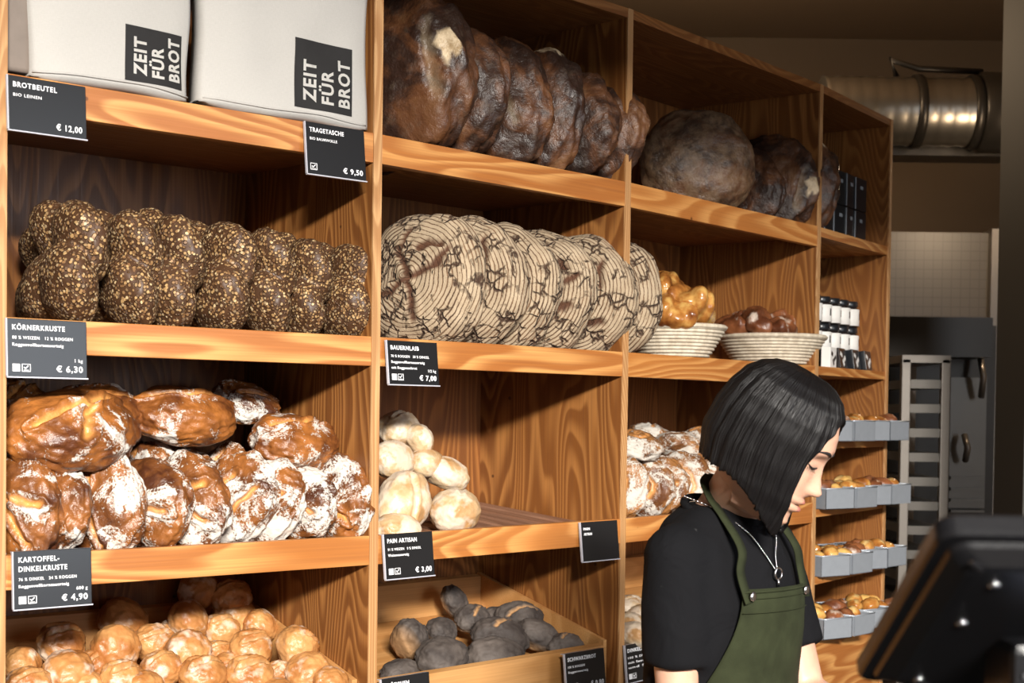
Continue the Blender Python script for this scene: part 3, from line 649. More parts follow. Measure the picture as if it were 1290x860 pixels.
# bare body: neck, arms, hands, legs
bm = bmesh.new()
HC = at(968, 553, 2.27)
limb(bm, [T(-.01, 0, 1.25), T(.0, 0, 1.33), T(.030, 0, 1.375), HC + Vector((-.022, .004, -.055))], [.065, .054, .050, .052])
for sh, el, wr, side in ((SHR, ELR, WRR, -1), (SHL, ELL, WRL, 1)):
    limb(bm, [T(0, side * .06, 1.27), sh, sh.lerp(el, .5), el, el.lerp(wr, .3), wr], [.05, .046, .040, .034, .035, .023])
    d = (wr - el).normalized(); lat = Vector((0, 0, 1)).cross(d).normalized(); dn = d.cross(lat).normalized()
    palm = wr + d * .05
    ball(bm, palm, (.045, .036, .014), Matrix((d, lat, dn)).transposed())
    for k, (off, ln) in enumerate(((-.028, .062), (-.010, .074), (.010, .070), (.027, .055))):
        b0 = palm + d * .035 + lat * off; b1 = b0 + d * ln * .45 - Vector((0, 0, .008)); b2 = b1 + d * ln * .25 - Vector((0, 0, .022)); b3 = b2 + d * ln * .05 - Vector((0, 0, .022))
        limb(bm, [palm + lat * off * .7, b0, b1, b2, b3], [.009, .0088, .0082, .0075, .0065], 8)
    th = palm - d * .02 + lat * (-side) * .0 + lat * (.03 if side < 0 else -.03)
    sgn = 1 if side < 0 else -1
    limb(bm, [palm - d * .025 + lat * sgn * .02, palm + lat * sgn * .042 - Vector((0, 0, .01)), palm + d * .028 + lat * sgn * .050 - Vector((0, 0, .022)), palm + d * .05 + lat * sgn * .045 - Vector((0, 0, .03))], [.012, .011, .0095, .008], 8)
for side in (-1, 1):
    limb(bm, [T(0, side * .06, .98), T(0, side * .09, .86), T(.01, side * .09, .48), T(-.01, side * .09, .10)], [.08, .078, .052, .036])
body = plink('body', bm, 'skin'); remesh(body, .0045, 4)
# head (same mesh): lofted in its own frame, x to the face, z to the crown
hy, hp = R(-18), R(30)
HF = Vector((math.cos(hp) * math.cos(hy), math.cos(hp) * math.sin(hy), -math.sin(hp)))
HU = Vector((math.sin(hp) * math.cos(hy), math.sin(hp) * math.sin(hy), math.cos(hp)))
HL = HU.cross(HF).normalized()
HM = Matrix(((HF.x, HL.x, HU.x, HC.x), (HF.y, HL.y, HU.y, HC.y), (HF.z, HL.z, HU.z, HC.z), (0, 0, 0, 1)))
def interp(tab, z):
    if z >= tab[0][0]: return tab[0][1]
    for (a, x), (b_, y) in zip(tab, tab[1:]):
        if b_ <= z <= a:
            t = (a - z) / (a - b_); t2 = t * t * (3 - 2 * t) * .5 + t * .5; return x + (y - x) * t2
    return tab[-1][1]
FR = [(.115, .004), (.113, .024), (.104, .050), (.09, .069), (.07, .084), (.05, .0925), (.034, .0965), (.024, .0955), (.010, .0905), (-.005, .089), (-.02, .089), (-.040, .0905), (-.048, .092), (-.056, .0955), (-.0605, .0945), (-.0635, .0915), (-.067, .0945), (-.072, .0945), (-.079, .088), (-.087, .0885), (-.096, .0905), (-.104, .086), (-.110, .074), (-.114, .055), (-.117, .02)]
BK = [(.115, .004), (.110, .04), (.09, .07), (.06, .09), (.02, .098), (-.02, .092), (-.05, .075), (-.08, .045), (-.1, .0), (-.117, -.01)]
SD = [(.115, .004), (.110, .035), (.09, .057), (.06, .071), (.02, .0755), (-.02, .071), (-.05, .064), (-.075, .054), (-.095, .040), (-.108, .028), (-.117, .010)]
def gs(x, s): return math.exp(-(x / s) ** 2)
def head_pt(th, z):
    c, s = math.cos(th), math.sin(th)
    xf, xb, ys = interp(FR, z), interp(BK, z), interp(SD, z)
    e = .86
    x = (xf * abs(c) ** e if c > 0 else -xb * abs(c) ** .95); y = ys * math.copysign(abs(s) ** .92, s)
    lip = 0
    if c > 0:
        # nose
        if -.05 < z < .022:
            h = interp([(.022, 0), (.008, .004), (-.008, .010), (-.022, .0175), (-.031, .0225), (-.037, .020), (-.043, .008), (-.05, 0)], z)
            wd = interp([(.022, .010), (0, .0085), (-.02, .0105), (-.034, .0135), (-.05, .012)], z)
            x += h * gs(y, wd)
        x += .0055 * sum(gs(y - q, .008) for q in (-.0125, .0125)) * gs(z + .036, .0085)
        # brow ridge, socket, closed lid
        for q in (-.031, .031):
            x += .003 * gs(y - q, .018) * gs(z - .027, .008)
            x -= .0085 * gs(y - q * .95, .014) * gs(z - .008, .012)
            x += .0062 * gs(y - q, .0125) * gs(z - .005, .0075)
            x += .003 * gs(y - q * 1.2, .02) * gs(z + .028, .02)   # cheek
        w_ = gs(y, .020)
        x += (.0035 * gs(z + .0565, .004) + .004 * gs(z + .0695, .0045)) * w_ - .0035 * gs(z + .0632, .0018) * gs(y, .021)
        lip = w_ ** 1.5 * max(gs(z + .0575, .0052), gs(z + .069, .0056)) if abs(y) < .026 else 0
        lip = sstep(.35, .6, lip)
    return Vector((x, y, z)), lip
bm = bmesh.new(); bm.from_mesh(body.data); lay = bm.verts.layers.float.new('tear')
NS, NZ = 120, 120; rows = []
for i in range(NZ + 1):
    t = i / NZ; z = .115 - .232 * (1 - math.cos(math.pi * t)) / 2 if t < .12 or t > .93 else .115 - .232 * t
    z = .115 - .232 * (t - .018 * math.sin(2 * math.pi * t))
    row = []
    for k in range(NS):
        th = 2 * math.pi * k / NS; th = th - .42 * math.sin(th)   # denser towards the face
        p, lip = head_pt(th, z); vtx = bm.verts.new(HM @ p); vtx[lay] = lip; row.append(vtx)
    rows.append(row)
for a, b_ in zip(rows, rows[1:]):
    for k in range(NS): bm.faces.new((a[k], b_[k], b_[(k + 1) % NS], a[(k + 1) % NS]))
bm.faces.new(rows[0]); bm.faces.new(rows[-1][::-1])
for side in (-1, 1):   # ears
    t = bmesh.ops.create_icosphere(bm, subdivisions=3, radius=1.0)
    bmesh.ops.transform(bm, matrix=HM @ Matrix.Translation((-.008, side * .074, -.004)) @ rot(0, -12, side * 18) @ Matrix.Diagonal((.018, .007, .030, 1)), verts=t['verts'])
for f_ in bm.faces: f_.smooth = True
bm.to_mesh(body.data); bm.free()
# lashes, brows
def face_curve(pts, lift):
    out = []
    for y, z in pts:
        # find theta giving this y on the front half
        lo, hi = (0, math.pi / 2) if y >= 0 else (-math.pi / 2, 0)
        for _ in range(30):
            mid = (lo + hi) / 2
            if head_pt(mid, z)[0].y < y: lo = mid
            else: hi = mid
        p = head_pt((lo + hi) / 2, z)[0]; out.append(HM @ (p + Vector((lift, 0, 0))))
    return out
for side in (-1, 1):
    bm = bmesh.new(); add_tube(bm, face_curve([(side * (.017 + .0285 * k / 10), .0015 - .0035 * math.sin(math.pi * k / 10) + .002 * k / 10) for k in range(11)], .0010), [.0004 + .0013 * math.sin(math.pi * min(1, k / 10 * .8 + .15)) for k in range(11)], 6)
    for k in range(3, 11):
        a, b_ = face_curve([(side * (.017 + .0285 * k / 10), -.001), (side * (.019 + .0315 * k / 10), -.0065)], .001); add_tube(bm, [a, b_ + HF * .006], [.0005, .0002], 4)
    plink('eyelashes', bm, 'lash')
    bm = bmesh.new(); add_tube(bm, face_curve([(side * (.014 + .036 * k / 8), .0255 + .0045 * math.sin(math.pi * k / 8)) for k in range(9)], .0002), [.0012, .002, .0024, .0024, .0023, .002, .0016, .0012, .0006], 6)
    plink('eyebrow', bm, 'lash')
# hair: bob with a centre parting
bm = bmesh.new(); uvl = bm.loops.layers.uv.new('UVMap')
NA, NT = 220, 60; grid = []; uvg = []
def hem(a):   # a: 0 front .. pi back
    return -.120 + .050 * sstep(.55, 1.9, a) 
def th0(z): return R(interp([(.118, 0), (.100, 2), (.085, 8), (.065, 24), (.04, 34), (.0, 42), (-.04, 43), (-.08, 40), (-.12, 33)], z))
for i in range(NT + 1):
    t = i / NT; row = []; uvr = []
    for k in range(NA + 1):
        s = k / NA
        zz0 = .124 - .242 * t
        a0 = th0(zz0)
        th = a0 + (2 * math.pi - 2 * a0) * s
        a = min(th, 2 * math.pi - th)
        z = .124 + (hem(a) - .124) * t
        z0 = max(min(z, .1135), -.11)
        # volume: follow the skull on top, hang below
        q = interp([(.124, .0), (.1215, .030), (.114, .056), (.100, .076), (.08, .091), (.05, .101), (.02, .105), (-.02, .104), (-.06, .098), (-.09, .090), (-.13, .081)], z)
        xb = q * .99 * (1 - .20 * sstep(-.02, -.10, z)); ys = q * .88; xf = q * .95
        c, s_ = math.cos(th), math.sin(th)
        x = xf * c if c > 0 else xb * c; y = ys * s_
        # strands
        nz = noise.noise(Vector((th * 9, t * 1.2, 3))) * .0035 + noise.noise(Vector((th * 26, t * 2.0, 9))) * .0016
        nz *= sstep(0, .25, t)
        r = math.hypot(x, y) + 1e-6; f_ = 1 + nz / max(r, .03)
        # parting groove
        x, y = x * f_, y * f_
        z -= .004 * gs(y, .004) * (1 if c > 0 or z > .1 else 0) * (1 - t)
        z += noise.noise(Vector((th * 20, 0, 5))) * .006 * sstep(.9, 1, t)
        x += .022 * sstep(.01, -.12, z) * sstep(-.7, .3, c)
        row.append(bm.verts.new((x + .002, y, z))); uvr.append((th / 6.283, t))
    grid.append(row); uvg.append(uvr)
for i in range(NT):
    for k in range(NA):
        try: f_ = bm.faces.new((grid[i][k], grid[i + 1][k], grid[i + 1][k + 1], grid[i][k + 1]))
        except ValueError: continue
        f_.smooth = True
        for lp, uvv in zip(f_.loops, (uvg[i][k], uvg[i + 1][k], uvg[i + 1][k + 1], uvg[i][k + 1])): lp[uvl].uv = uvv
bmesh.ops.transform(bm, matrix=HM, verts=bm.verts)
hair = plink('hair', bm, 'hair')
sm = hair.modifiers.new('thick', 'SOLIDIFY'); sm.thickness = .010; sm.offset = -1
# shirt
RG = [(.90, .146, .114, -.01), (1.0, .134, .108, -.006), (1.08, .130, .106, -.004), (1.16, .134, .108, .0), (1.22, .138, .108, .0), (1.27, .136, .098, -.004), (1.305, .122, .084, -.008), (1.335, .105, .070, -.006), (1.358, .068, .058, .0)]
def torso_dims(z):
    for (a, b_) in zip(RG, RG[1:]):
        if a[0] <= z <= b_[0]:
            t = (z - a[0]) / (b_[0] - a[0]); return [a[k] + (b_[k] - a[k]) * t for k in (1, 2, 3)]
    return list(RG[0][1:]) if z < RG[0][0] else list(RG[-1][1:])
bm = bmesh.new(); rows = []
for z, w_, d_, fo in RG:
    rows.append([bm.verts.new(T(fo + d_ * math.copysign(abs(math.cos(a)) ** .9, math.cos(a)), w_ * math.copysign(abs(math.sin(a)) ** .9, math.sin(a)), z)) for a in [2 * math.pi * k / 40 for k in range(40)]])
for a, b_ in zip(rows, rows[1:]):
    for k in range(40): bm.faces.new((a[k], a[(k + 1) % 40], b_[(k + 1) % 40], b_[k]))
bm.faces.new(rows[0][::-1]); bm.faces.new(rows[-1])
for sh, el, side in ((SHR, ELR, -1), (SHL, ELL, 1)):
    e = sh.lerp(el, .72)
    add_tube(bm, [T(-.0, side * .07, 1.285), sh, sh.lerp(el, .35), e], [.056, .055, .056, .054], 24); ball(bm, sh, .054)
shirt = plink('shirt', bm, 'black_cotton'); remesh(shirt, .006, 14)
for v_ in shirt.data.vertices:
    p = v_.co; nn = v_.normal
    w_ = noise.noise(Vector((p.x * 14, p.y * 14, p.z * 5 + 3))) * .006 + noise.noise(Vector((p.x * 30, p.y * 30, p.z * 14))) * .0025
    v_.co = p + nn * w_
for p_ in shirt.data.polygons: p_.use_smooth = True
bm = bmesh.new()
ring = [T(.004 + .062 * math.cos(a), .070 * math.sin(a), 1.345 - .022 * math.cos(a)) for a in [2 * math.pi * k / 32 for k in range(33)]]
add_tube(bm, ring, .0065, 8, cap=False); plink('collar', bm, 'black_cotton')
# trousers and shoes, out of frame
bm = bmesh.new()
for side in (-1, 1): limb(bm, [T(0, side * .06, .95), T(0, side * .085, .86), T(.01, side * .09, .48), T(-.01, side * .09, .06)], [.105, .095, .07, .058])
tr = plink('trousers', bm, 'trouser_cloth'); remesh(tr, .012, 4)
for side in (-1, 1):
    bm = bmesh.new(); add_box(bm, T(.05, side * .09, .045), (.26, .09, .085), Matrix.Rotation(TY, 3, 'Z'), 0, .03); plink('shoe', bm, 'trouser_cloth')
# apron
def front(l, z, lift=.010):
    w_, d_, fo = torso_dims(z); w_ += .008; d_ += .004
    l_ = max(-.999, min(.999, l / w_)); return T(fo + d_ * (1 - abs(l_) ** 2.1) ** .5 + lift, l, z)
bm = bmesh.new(); grid = []
NZ_ = 44
for i in range(NZ_ + 1):
    z = 1.236 - .62 * i / NZ_; hw = .080 + .050 * sstep(1.225, 1.03, z)
    row = []
    for k in range(31):
        l = hw * (k / 15 - 1); zz = max(z, .9)
        p = front(min(max(l, -.134), .134), zz, .010 + .004 * noise.noise(Vector((l * 16, z * 6, 0))))
        p.z = z; row.append(bm.verts.new(p))
    grid.append(row)
for a, b_ in zip(grid, grid[1:]):
    for k in range(30): bm.faces.new((a[k], b_[k], b_[k + 1], a[k + 1]))
ap = plink('apron', bm, 'green_canvas'); sm = ap.modifiers.new('thick', 'SOLIDIFY'); sm.thickness = .003; sm.offset = 1
bm = bmesh.new()
for zc, rr in ((1.232, .0022), (1.222, .0008), (1.200, .0008)):
    add_tube(bm, [front(.083 * (k / 15 - 1), zc, .0135) for k in range(31)], rr, 6)
plink('hem', bm, 'green_canvas', ap) .matrix_parent_inverse = Matrix()
def ribbon(pts, w, side, th=.0022):
    bm = bmesh.new(); L = []
    for i, p in enumerate(pts):
        t = (pts[min(i + 1, len(pts) - 1)] - pts[max(i - 1, 0)]).normalized(); s_ = side[i] if isinstance(side, list) else side
        s_ = (s_ - t * s_.dot(t)).normalized(); nn = t.cross(s_)
        L.append([bm.verts.new(p + s_ * w / 2 * a + nn * th * b_) for a, b_ in ((-1, -1), (1, -1), (1, 1), (-1, 1))])
    for a, b_ in zip(L, L[1:]):
        for k in range(4): bm.faces.new((a[k], a[(k + 1) % 4], b_[(k + 1) % 4], b_[k]))
    bm.faces.new(L[0][::-1]); bm.faces.new(L[-1]); return bm
def spline(pts, n=8):
    out = []
    for i in range(len(pts) - 1):
        p0, p1, p2, p3 = pts[max(i - 1, 0)], pts[i], pts[i + 1], pts[min(i + 2, len(pts) - 1)]
        for k in range(n):
            t = k / n; out.append(.5 * ((2 * p1) + (p2 - p0) * t + (2 * p0 - 5 * p1 + 4 * p2 - p3) * t * t + (3 * p1 - p0 - 3 * p2 + p3) * t ** 3))
    return out + [pts[-1]]
for side in (-1, 1):
    pts = spline([front(side * .074, 1.215, .014), front(side * .078, 1.26, .012), T(.092, side * .070, 1.297), T(.052, side * .064, 1.343), T(.022, side * .056, 1.368), T(-.004, side * .040, 1.392), T(-.026, 0, 1.403)])
    plink('apron_strap', ribbon(pts, .019, LF_, .0012), 'green_canvas', ap).matrix_parent_inverse = Matrix()
    bm = lathe([(.001, 0), (.007, 0), (.008, .0016), (.0064, .0032), (.003, .0036), (.001, .0036)], 20, Matrix.Translation(front(side * .070, 1.226, .0165)) @ FW.to_track_quat('Z', 'Y').to_matrix().to_4x4())
    plink('snap_button', bm, 'steel_bright', ap).matrix_parent_inverse = Matrix()
# necklace
bm = bmesh.new()
npts = spline([T(-.03, -.062, 1.372), T(.03, -.052, 1.352), T(.078, -.034, 1.318), front(-.012, 1.283, .005), front(.0, 1.262, .006), front(.012, 1.283, .005), T(.078, .034, 1.318), T(.03, .052, 1.352), T(-.03, .062, 1.372)], 10)
for i, p in enumerate(npts):
    if i % 1 == 0: add_tube(bm, [p, npts[min(i + 1, len(npts) - 1)] + Vector((0, 0, 1e-5))], .0013, 5)
pd = front(0, 1.256, .009)
add_tube(bm, [pd + LF_ * (.009 * math.cos(a)) + Vector((0, 0, .009 * math.sin(a))) for a in [2 * math.pi * k / 16 for k in range(17)]], .0018, 6)
add_box(bm, pd - Vector((0, 0, .014)), (.003, .006, .012))
plink('necklace', bm, 'steel_bright')
# ------------------------------------------------------------------ cotton bags on the top shelf
m, nt, b = new_mat('bag_cotton'); n = N(nt)
v = n.coord(0); wv = n.noise(n.vm('MULTIPLY', v, (900, 1, 120)), 1, 1); wv2 = n.noise(n.vm('MULTIPLY', v, (120, 1, 900)), 1, 1)
n.put(b.inputs['Base Color'], n.mix(n.m('MULTIPLY', n.m('ADD', wv, wv2), .5), (.38, .365, .34), (.49, .47, .44))); b.inputs['Roughness'].default_value = .95
n.bump(b, n.m('ADD', n.m('MULTIPLY', n.m('ADD', wv, wv2), .08), n.noise(v, 12, 3)), .4, .006); M['bag_cotton'] = m
plain('print_black', (.012, .011, .011), .8, 0, .2, 90)
plain('print_white', (.80, .78, .74), .8, 0, .03)
def bag(x0, x1, h, px_sq, label, seed, w0=.012):
    """standing folded cotton bag; the print follows the bulge of its front"""
    W = x1 - x0
    root = empty('cotton_bag', UM[0] @ Matrix.Translation(((x0 + x1) / 2, w0, ZT)), label=label, cat='bag', group='cotton bags on the top shelf')
    def fy(x, z):
        u = x / (W / 2); bulge = .022 * max(0, 1 - u ** 4) * (1 - .5 * (z / h))
        return -bulge + .004 * noise.noise(Vector((x * 14, seed, z * 10))) + .004 * noise.noise(Vector((x * 5 + z * 9, seed, 3)))
    bm = bmesh.new(); nx, nz = 48, 56
    def side(front_):
        g = []
        for i in range(nz + 1):
            z = h * i / nz; row = []
            for k in range(nx + 1):
                u = k / nx * 2 - 1; x = W / 2 * u
                edge = 1 - .03 * (1 - abs(1 - 2 * z / h)) * 0
                zz = z + .006 * (noise.noise(Vector((x * 9, seed, 0)))) + (.010 * abs(u) ** 8 if i == 0 else 0)
                xx = x * (1 - .02 * math.sin(z * 18 + seed)) 
                y = fy(x, z) if front_ else .04 - fy(x, z) * .3
                if i == 0: y = .008 if front_ else .03
                row.append(bm.verts.new((xx, y, zz)))
            g.append(row)
        return g
    a, c = side(True), side(False)
    for g, rev in ((a, 0), (c, 1)):
        for i in range(nz):
            for k in range(nx):
                q = (g[i][k], g[i][k + 1], g[i + 1][k + 1], g[i + 1][k]); bm.faces.new(q[::-1] if rev else q)
    loop = lambda g: [g[0][k] for k in range(nx + 1)] + [g[i][nx] for i in range(1, nz + 1)] + [g[nz][k] for k in range(nx - 1, -1, -1)] + [g[i][0] for i in range(nz - 1, 0, -1)]
    la, lc = loop(a), loop(c)
    for k in range(len(la)): bm.faces.new((la[k], lc[k], lc[(k + 1) % len(la)], la[(k + 1) % len(la)]))
    o = link('bag_body', bm, 'bag_cotton', root, True)
    bm = bmesh.new(); add_tube(bm, [(W / 2 * (k / 24 * 2 - 1) * .985, fy(W / 2 * (k / 24 * 2 - 1), .012) - .0022, .013 + .006 * noise.noise(Vector((W / 2 * (k / 24 * 2 - 1) * 9, seed, 0)))) for k in range(25)], .0018, 6); link('seam', bm, 'bag_cotton', root, True)
    sx0, sx1, sz0, sz1 = px_sq
    bm = bmesh.new(); g = []
    for i in range(25):
        z = sz0 + (sz1 - sz0) * i / 24
        g.append([bm.verts.new(((x := sx0 + (sx1 - sx0) * k / 24), fy(x, z) - .0010, z)) for k in range(25)])
    for i in range(24):
        for k in range(24): bm.faces.new((g[i][k], g[i][k + 1], g[i + 1][k + 1], g[i + 1][k]))
    pr_ = link('print_square', bm, 'print_black', root, True)
    sw = sx1 - sx0; sh = sz1 - sz0; full = sw * 1.0; z_in = .10 if sz0 > .01 else .02
    for k, wd_ in enumerate(('ZEIT', 'F\u00dcR', 'BROT')):
        me = text_mesh(wd_, sw * .285, bold=.0012)
        xs = [q.co.x for q in me.vertices]; L = max(xs) - min(xs); x_0 = min(xs)
        tl_ = full * (.58, .48, .66)[k] / L; 
        for q in me.vertices:
            tx, ty = (q.co.x - x_0) * tl_, q.co.y
            x = sx0 + sw * (.345 + .30 * k) - ty; z = sz0 + full * z_in + tx
            q.co = Vector((x, fy(x, z) - .0016, z))
        o = link('lettering', me, 'print_white', pr_)
def loc(i, px, py, w=0.0): return hit(i, px, py, w)
g0 = loc(0, 12, 60).x; a, b2 = loc(0, 41, 60).x, loc(0, 241, 60).x
sq = loc(0, 155, 80), loc(0, 230, 80); c_ = (a + b2) / 2
bag(a, b2, .32, (sq[0].x - c_, sq[1].x - c_, .020, loc(0, 192, 38).z - ZT), 'white cotton bag with a black print cut at its base, standing at the left', 1.3)
plain('bag_cotton_shaded', (.20, .165, .14), .95, 0, .15, 40)  # same cotton, with the shade of the left fold put into its colour
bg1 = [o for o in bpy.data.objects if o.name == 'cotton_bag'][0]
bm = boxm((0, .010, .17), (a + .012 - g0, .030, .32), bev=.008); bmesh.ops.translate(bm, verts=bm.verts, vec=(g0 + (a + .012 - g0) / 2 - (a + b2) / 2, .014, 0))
link('side_gusset', bm, 'bag_cotton_shaded', bg1, True)
a, b2 = loc(0, 257, 60).x, loc(0, 466, 60).x
sq = loc(0, 368, 95), loc(0, 443, 95); c_ = (a + b2) / 2
bag(a, b2, .34, (sq[0].x - c_, sq[1].x - c_, loc(0, 405, 141).z - ZT, loc(0, 405, 55).z - ZT), 'white cotton bag with a whole black print square, standing above the 9,50 sign', 5.1)
# ------------------------------------------------------------------ price signs
m, nt, b = new_mat('sign_card'); n = N(nt)
b.inputs['Base Color'].default_value = (.013, .013, .014, 1); b.inputs['Roughness'].default_value = .30; b.inputs['Specular IOR Level'].default_value = .5; M['sign_card'] = m
plain('sign_white', (.78, .78, .80), .6, 0, .02)
plain('clear_sleeve', (.45, .45, .50), .18, 0, .02)
def sign(i, pxl, pyt, pxr, h, label, lines, price, small='', icons=2, roll=0, tilt=6):
    a = loc(i, pxl, pyt, -.012); c = loc(i, pxr, pyt, -.012); W = c.x - a.x
    root = empty('price_sign', UM[i] @ Matrix.Translation((a.x, -.007, a.z)) @ rot(-tilt, 0, 0) @ rot(0, roll, 0), label=label, cat='sign', group='black price signs')
    link('card', boxm((W / 2, 0, -h / 2), (W, .0022, h), bev=.0009), 'sign_card', root)
    bm = bmesh.new(); add_box(bm, (-.0015, .0005, -h / 2), (.0022, .006, h), None, 0, .0006); add_box(bm, (W / 2, .006, -.0008), (W, .012, .0015)); add_box(bm, (W / 2, .0005, -h - .0012), (W + .003, .005, .0022))
    link('clear_holder', bm, 'clear_sleeve', root)
    def txt(s, x, z, size, bold=0, right=False, maxw=None):
        me = text_mesh(s, size, bold)
        xs = [q.co.x for q in me.vertices]; L = max(xs) - min(xs); k = 1 if not maxw else maxw / L
        me.transform(Matrix.Translation((x - (min(xs) + (L if right else 0)) * k, -.0016, z)) @ Matrix.Rotation(math.pi / 2, 4, 'X') @ Matrix.Diagonal((k, 1, 1, 1)))
        link('lettering', me, 'sign_white', root)
    z = -.0185
    for s, size, bold, frac in lines:
        txt(s, .008, z, size, bold, maxw=frac * W); z -= size * 1.12 + (.002 if size > .009 else .0035)
    if price: txt('\u20ac ' + price, W - .008, -h + .009, .0145, .00035, True, maxw=W * .34)
    if small: txt(small, W - .008, -h + .026, .008, .00012, True)
    bm = bmesh.new()
    if icons == 2: add_box(bm, (.014, -.0014, -h + .0145), (.0125, .0010, .0125))
    if icons:
        ox = .031 if icons == 2 else .014
        for dx, dz, sx, sz in ((0, .006, .0145, .001), (0, -.006, .0145, .001), (-.007, 0, .001, .0125), (.007, 0, .001, .0125)): add_box(bm, (ox + dx, -.0014, -h + .0145 + dz), (sx, .0010, sz))
        add_box(bm, (ox + .001, -.0014, -h + .0155), (.0075, .0010, .0017), Matrix.Rotation(R(-45), 3, 'Y')); add_box(bm, (ox - .0026, -.0014, -h + .0143), (.004, .0010, .0017), Matrix.Rotation(R(40), 3, 'Y'))
        add_box(bm, (ox, -.0014, -h + .0106), (.009, .001, .001))
    if icons: link('symbols', bm, 'sign_white', root)
    return root
B_, s_, S_ = (.0120, .00028), (.0072, .0001), (.0072, .00018)
sign(0, 11, 93, 109, .090, 'glossy price sign reading BROTBEUTEL under the left cotton bag', [('BROTBEUTEL', *B_, .56), ('BIO LEINEN', *s_, .36)], '12,00', icons=0, tilt=4)
sign(0, 386, 152, 460, .100, 'black price sign reading TRAGETASCHE under the second cotton bag', [('TRAGETASCHE', *B_, .58), ('BIO BAUMWOLLE', *s_, .46)], '9,50', icons=1)
sign(0, 10, 400, 110, .096, 'price sign reading K\u00d6RNERKRUSTE in front of the seeded loaves', [('K\u00d6RNERKRUSTE', *B_, .66), ('88 % WEIZEN   12 % ROGGEN', *s_, .76), ('Roggenvollkornsauerteig', *S_, .64)], '6,30', '1 kg', tilt=3)
sign(0, 18, 695, 116, .096, 'price sign reading KARTOFFEL-DINKELKRUSTE in front of the floured loaves', [('KARTOFFEL-', *B_, .52), ('DINKELKRUSTE', *B_, .62), ('76 % DINKEL   24 % ROGGEN', *s_, .74), ('Roggenvollkornsauerteig', *S_, .64)], '4,90', '600 g', tilt=3)
sign(1, 489, 428, 552, .088, 'black price sign reading BAUERNLAIB in front of the striped loaves', [('BAUERNLAIB', *B_, .56), ('70 % ROGGEN   30 % DINKEL', *s_, .76), ('Roggenvollkornsauerteig', *S_, .66), ('mit Roggenschrot', *S_, .50)], '7,00', '1/2 kg')
sign(1, 485, 673, 546, .090, 'black price sign reading PAIN ARTISAN in front of the pale rolls', [('PAIN ARTISAN', *B_, .60), ('91 % WEIZEN   9 % DINKEL', *s_, .68), ('Weizensauerteig', *S_, .42)], '3,00')
sign(1, 733, 658, 779, .090, 'nearly blank black sign with two tiny words at the end of the slatted shelf', [('PAIN', .0075, .0004, .17), ('ARTISAN', .0075, .0004, .22)], '', icons=0)
def low_sign(i, pxl, pyt, pxr, label, lines, price):
    a = hit(i, pxl, pyt, .02); c = hit(i, pxr, pyt, .02); h = .085
    r_ = sign(i, pxl, pyt, pxr, h, label, lines, price); return r_
sign(1, 713, 824, 762, .09, 'black sign at the right corner of the grey roll crate', [('SCHWARZBROT', *B_, .72), ('100 % ROGGEN', *s_, .42), ('Roggensauerteig', *S_, .5)], '0,80')
sign(1, 482, 856, 542, .09, 'black sign whose top edge shows at the left of the grey roll crate', [('BR\u00d6TCHEN', *B_, .5)], '0,80')
sign(2, 789, 813, 828, .09, 'black sign partly hidden by the black sleeve, below the cream rolls', [('DINKELSTANGE', *B_, .9), ('100 % DINKEL', *s_, .8), ('mit Sauerteig', *S_, .8), ('und Salz', *S_, .8)], '1,20')
# ------------------------------------------------------------------ end bay: boxes, jars, tins
plain('box_black', (.012, .014, .017), .28, 0, .1, 30)
plain('box_trim', (.30, .34, .38), .35)
bmx = bmesh.new(); add_box(bmx, (0, 0, .052), (.100, .075, .103), None, 0, .002); box_me = bpy.data.meshes.new('tea_box'); bmx.to_mesh(box_me); bmx.free(); box_me.materials.append(M['box_black'])
bmx = bmesh.new(); add_box(bmx, (-.0455, -.0378, .052), (.006, .0015, .098)); add_box(bmx, (.006, -.0378, .074), (.022, .001, .010)); lab_me = bpy.data.meshes.new('box_label'); bmx.to_mesh(lab_me); bmx.free(); lab_me.materials.append(M['box_trim'])
q0 = loc(3, 1042, 250, .05).x; q1 = loc(3, 1096, 250, .05).x
for r_ in range(2):
    for k in range(4):
        x = q0 + .052 + (q1 - q0 - .10) * k / 3.0
        o = bpy.data.objects.new('tea_box', box_me); COL.objects.link(o); o.matrix_world = lm(3, (x, .10, ZT + .0005 + r_ * .105), rot(0, 0, [3, -2, 4, 0][k]))
        tag(o, 'black box in the ' + ['lower', 'upper'][r_] + ' tier of the end bay top shelf, ' + ['first', 'second', 'third', 'last'][k] + ' from the upright', 'box', 'black boxes on the end bay top shelf')
        c = bpy.data.objects.new('label', lab_me); COL.objects.link(c); c.parent = o
plain('jar_dark', (.018, .013, .012), .18)
plain('jar_label', (.80, .78, .74), .6, 0, .03)
def shared(name, bm, mat):
    me = bpy.data.meshes.new(name); bm.to_mesh(me); bm.free(); me.materials.append(M[mat]); return me
jb = shared('jar', lathe([(.001, 0), (.031, 0), (.034, .004), (.034, .052), (.027, .060), (.027, .064), (.001, .064)], 28), 'jar_dark')
jl = shared('jar_lid', lathe([(.001, .0641), (.029, .0641), (.030, .066), (.030, .080), (.028, .082), (.001, .082)], 28), 'box_black')
jw = shared('jar_label', lathe([(.0342, .004), (.0349, .0045), (.0349, .056), (.0342, .0565)], 28), 'jar_label')
jt = shared('mark', boxm((.0, -.0350, .034), (.006, .0008, .022)), 'jar_dark')
j0, j1 = loc(3, 1037, 400, .06).x, loc(3, 1094, 400, .06).x
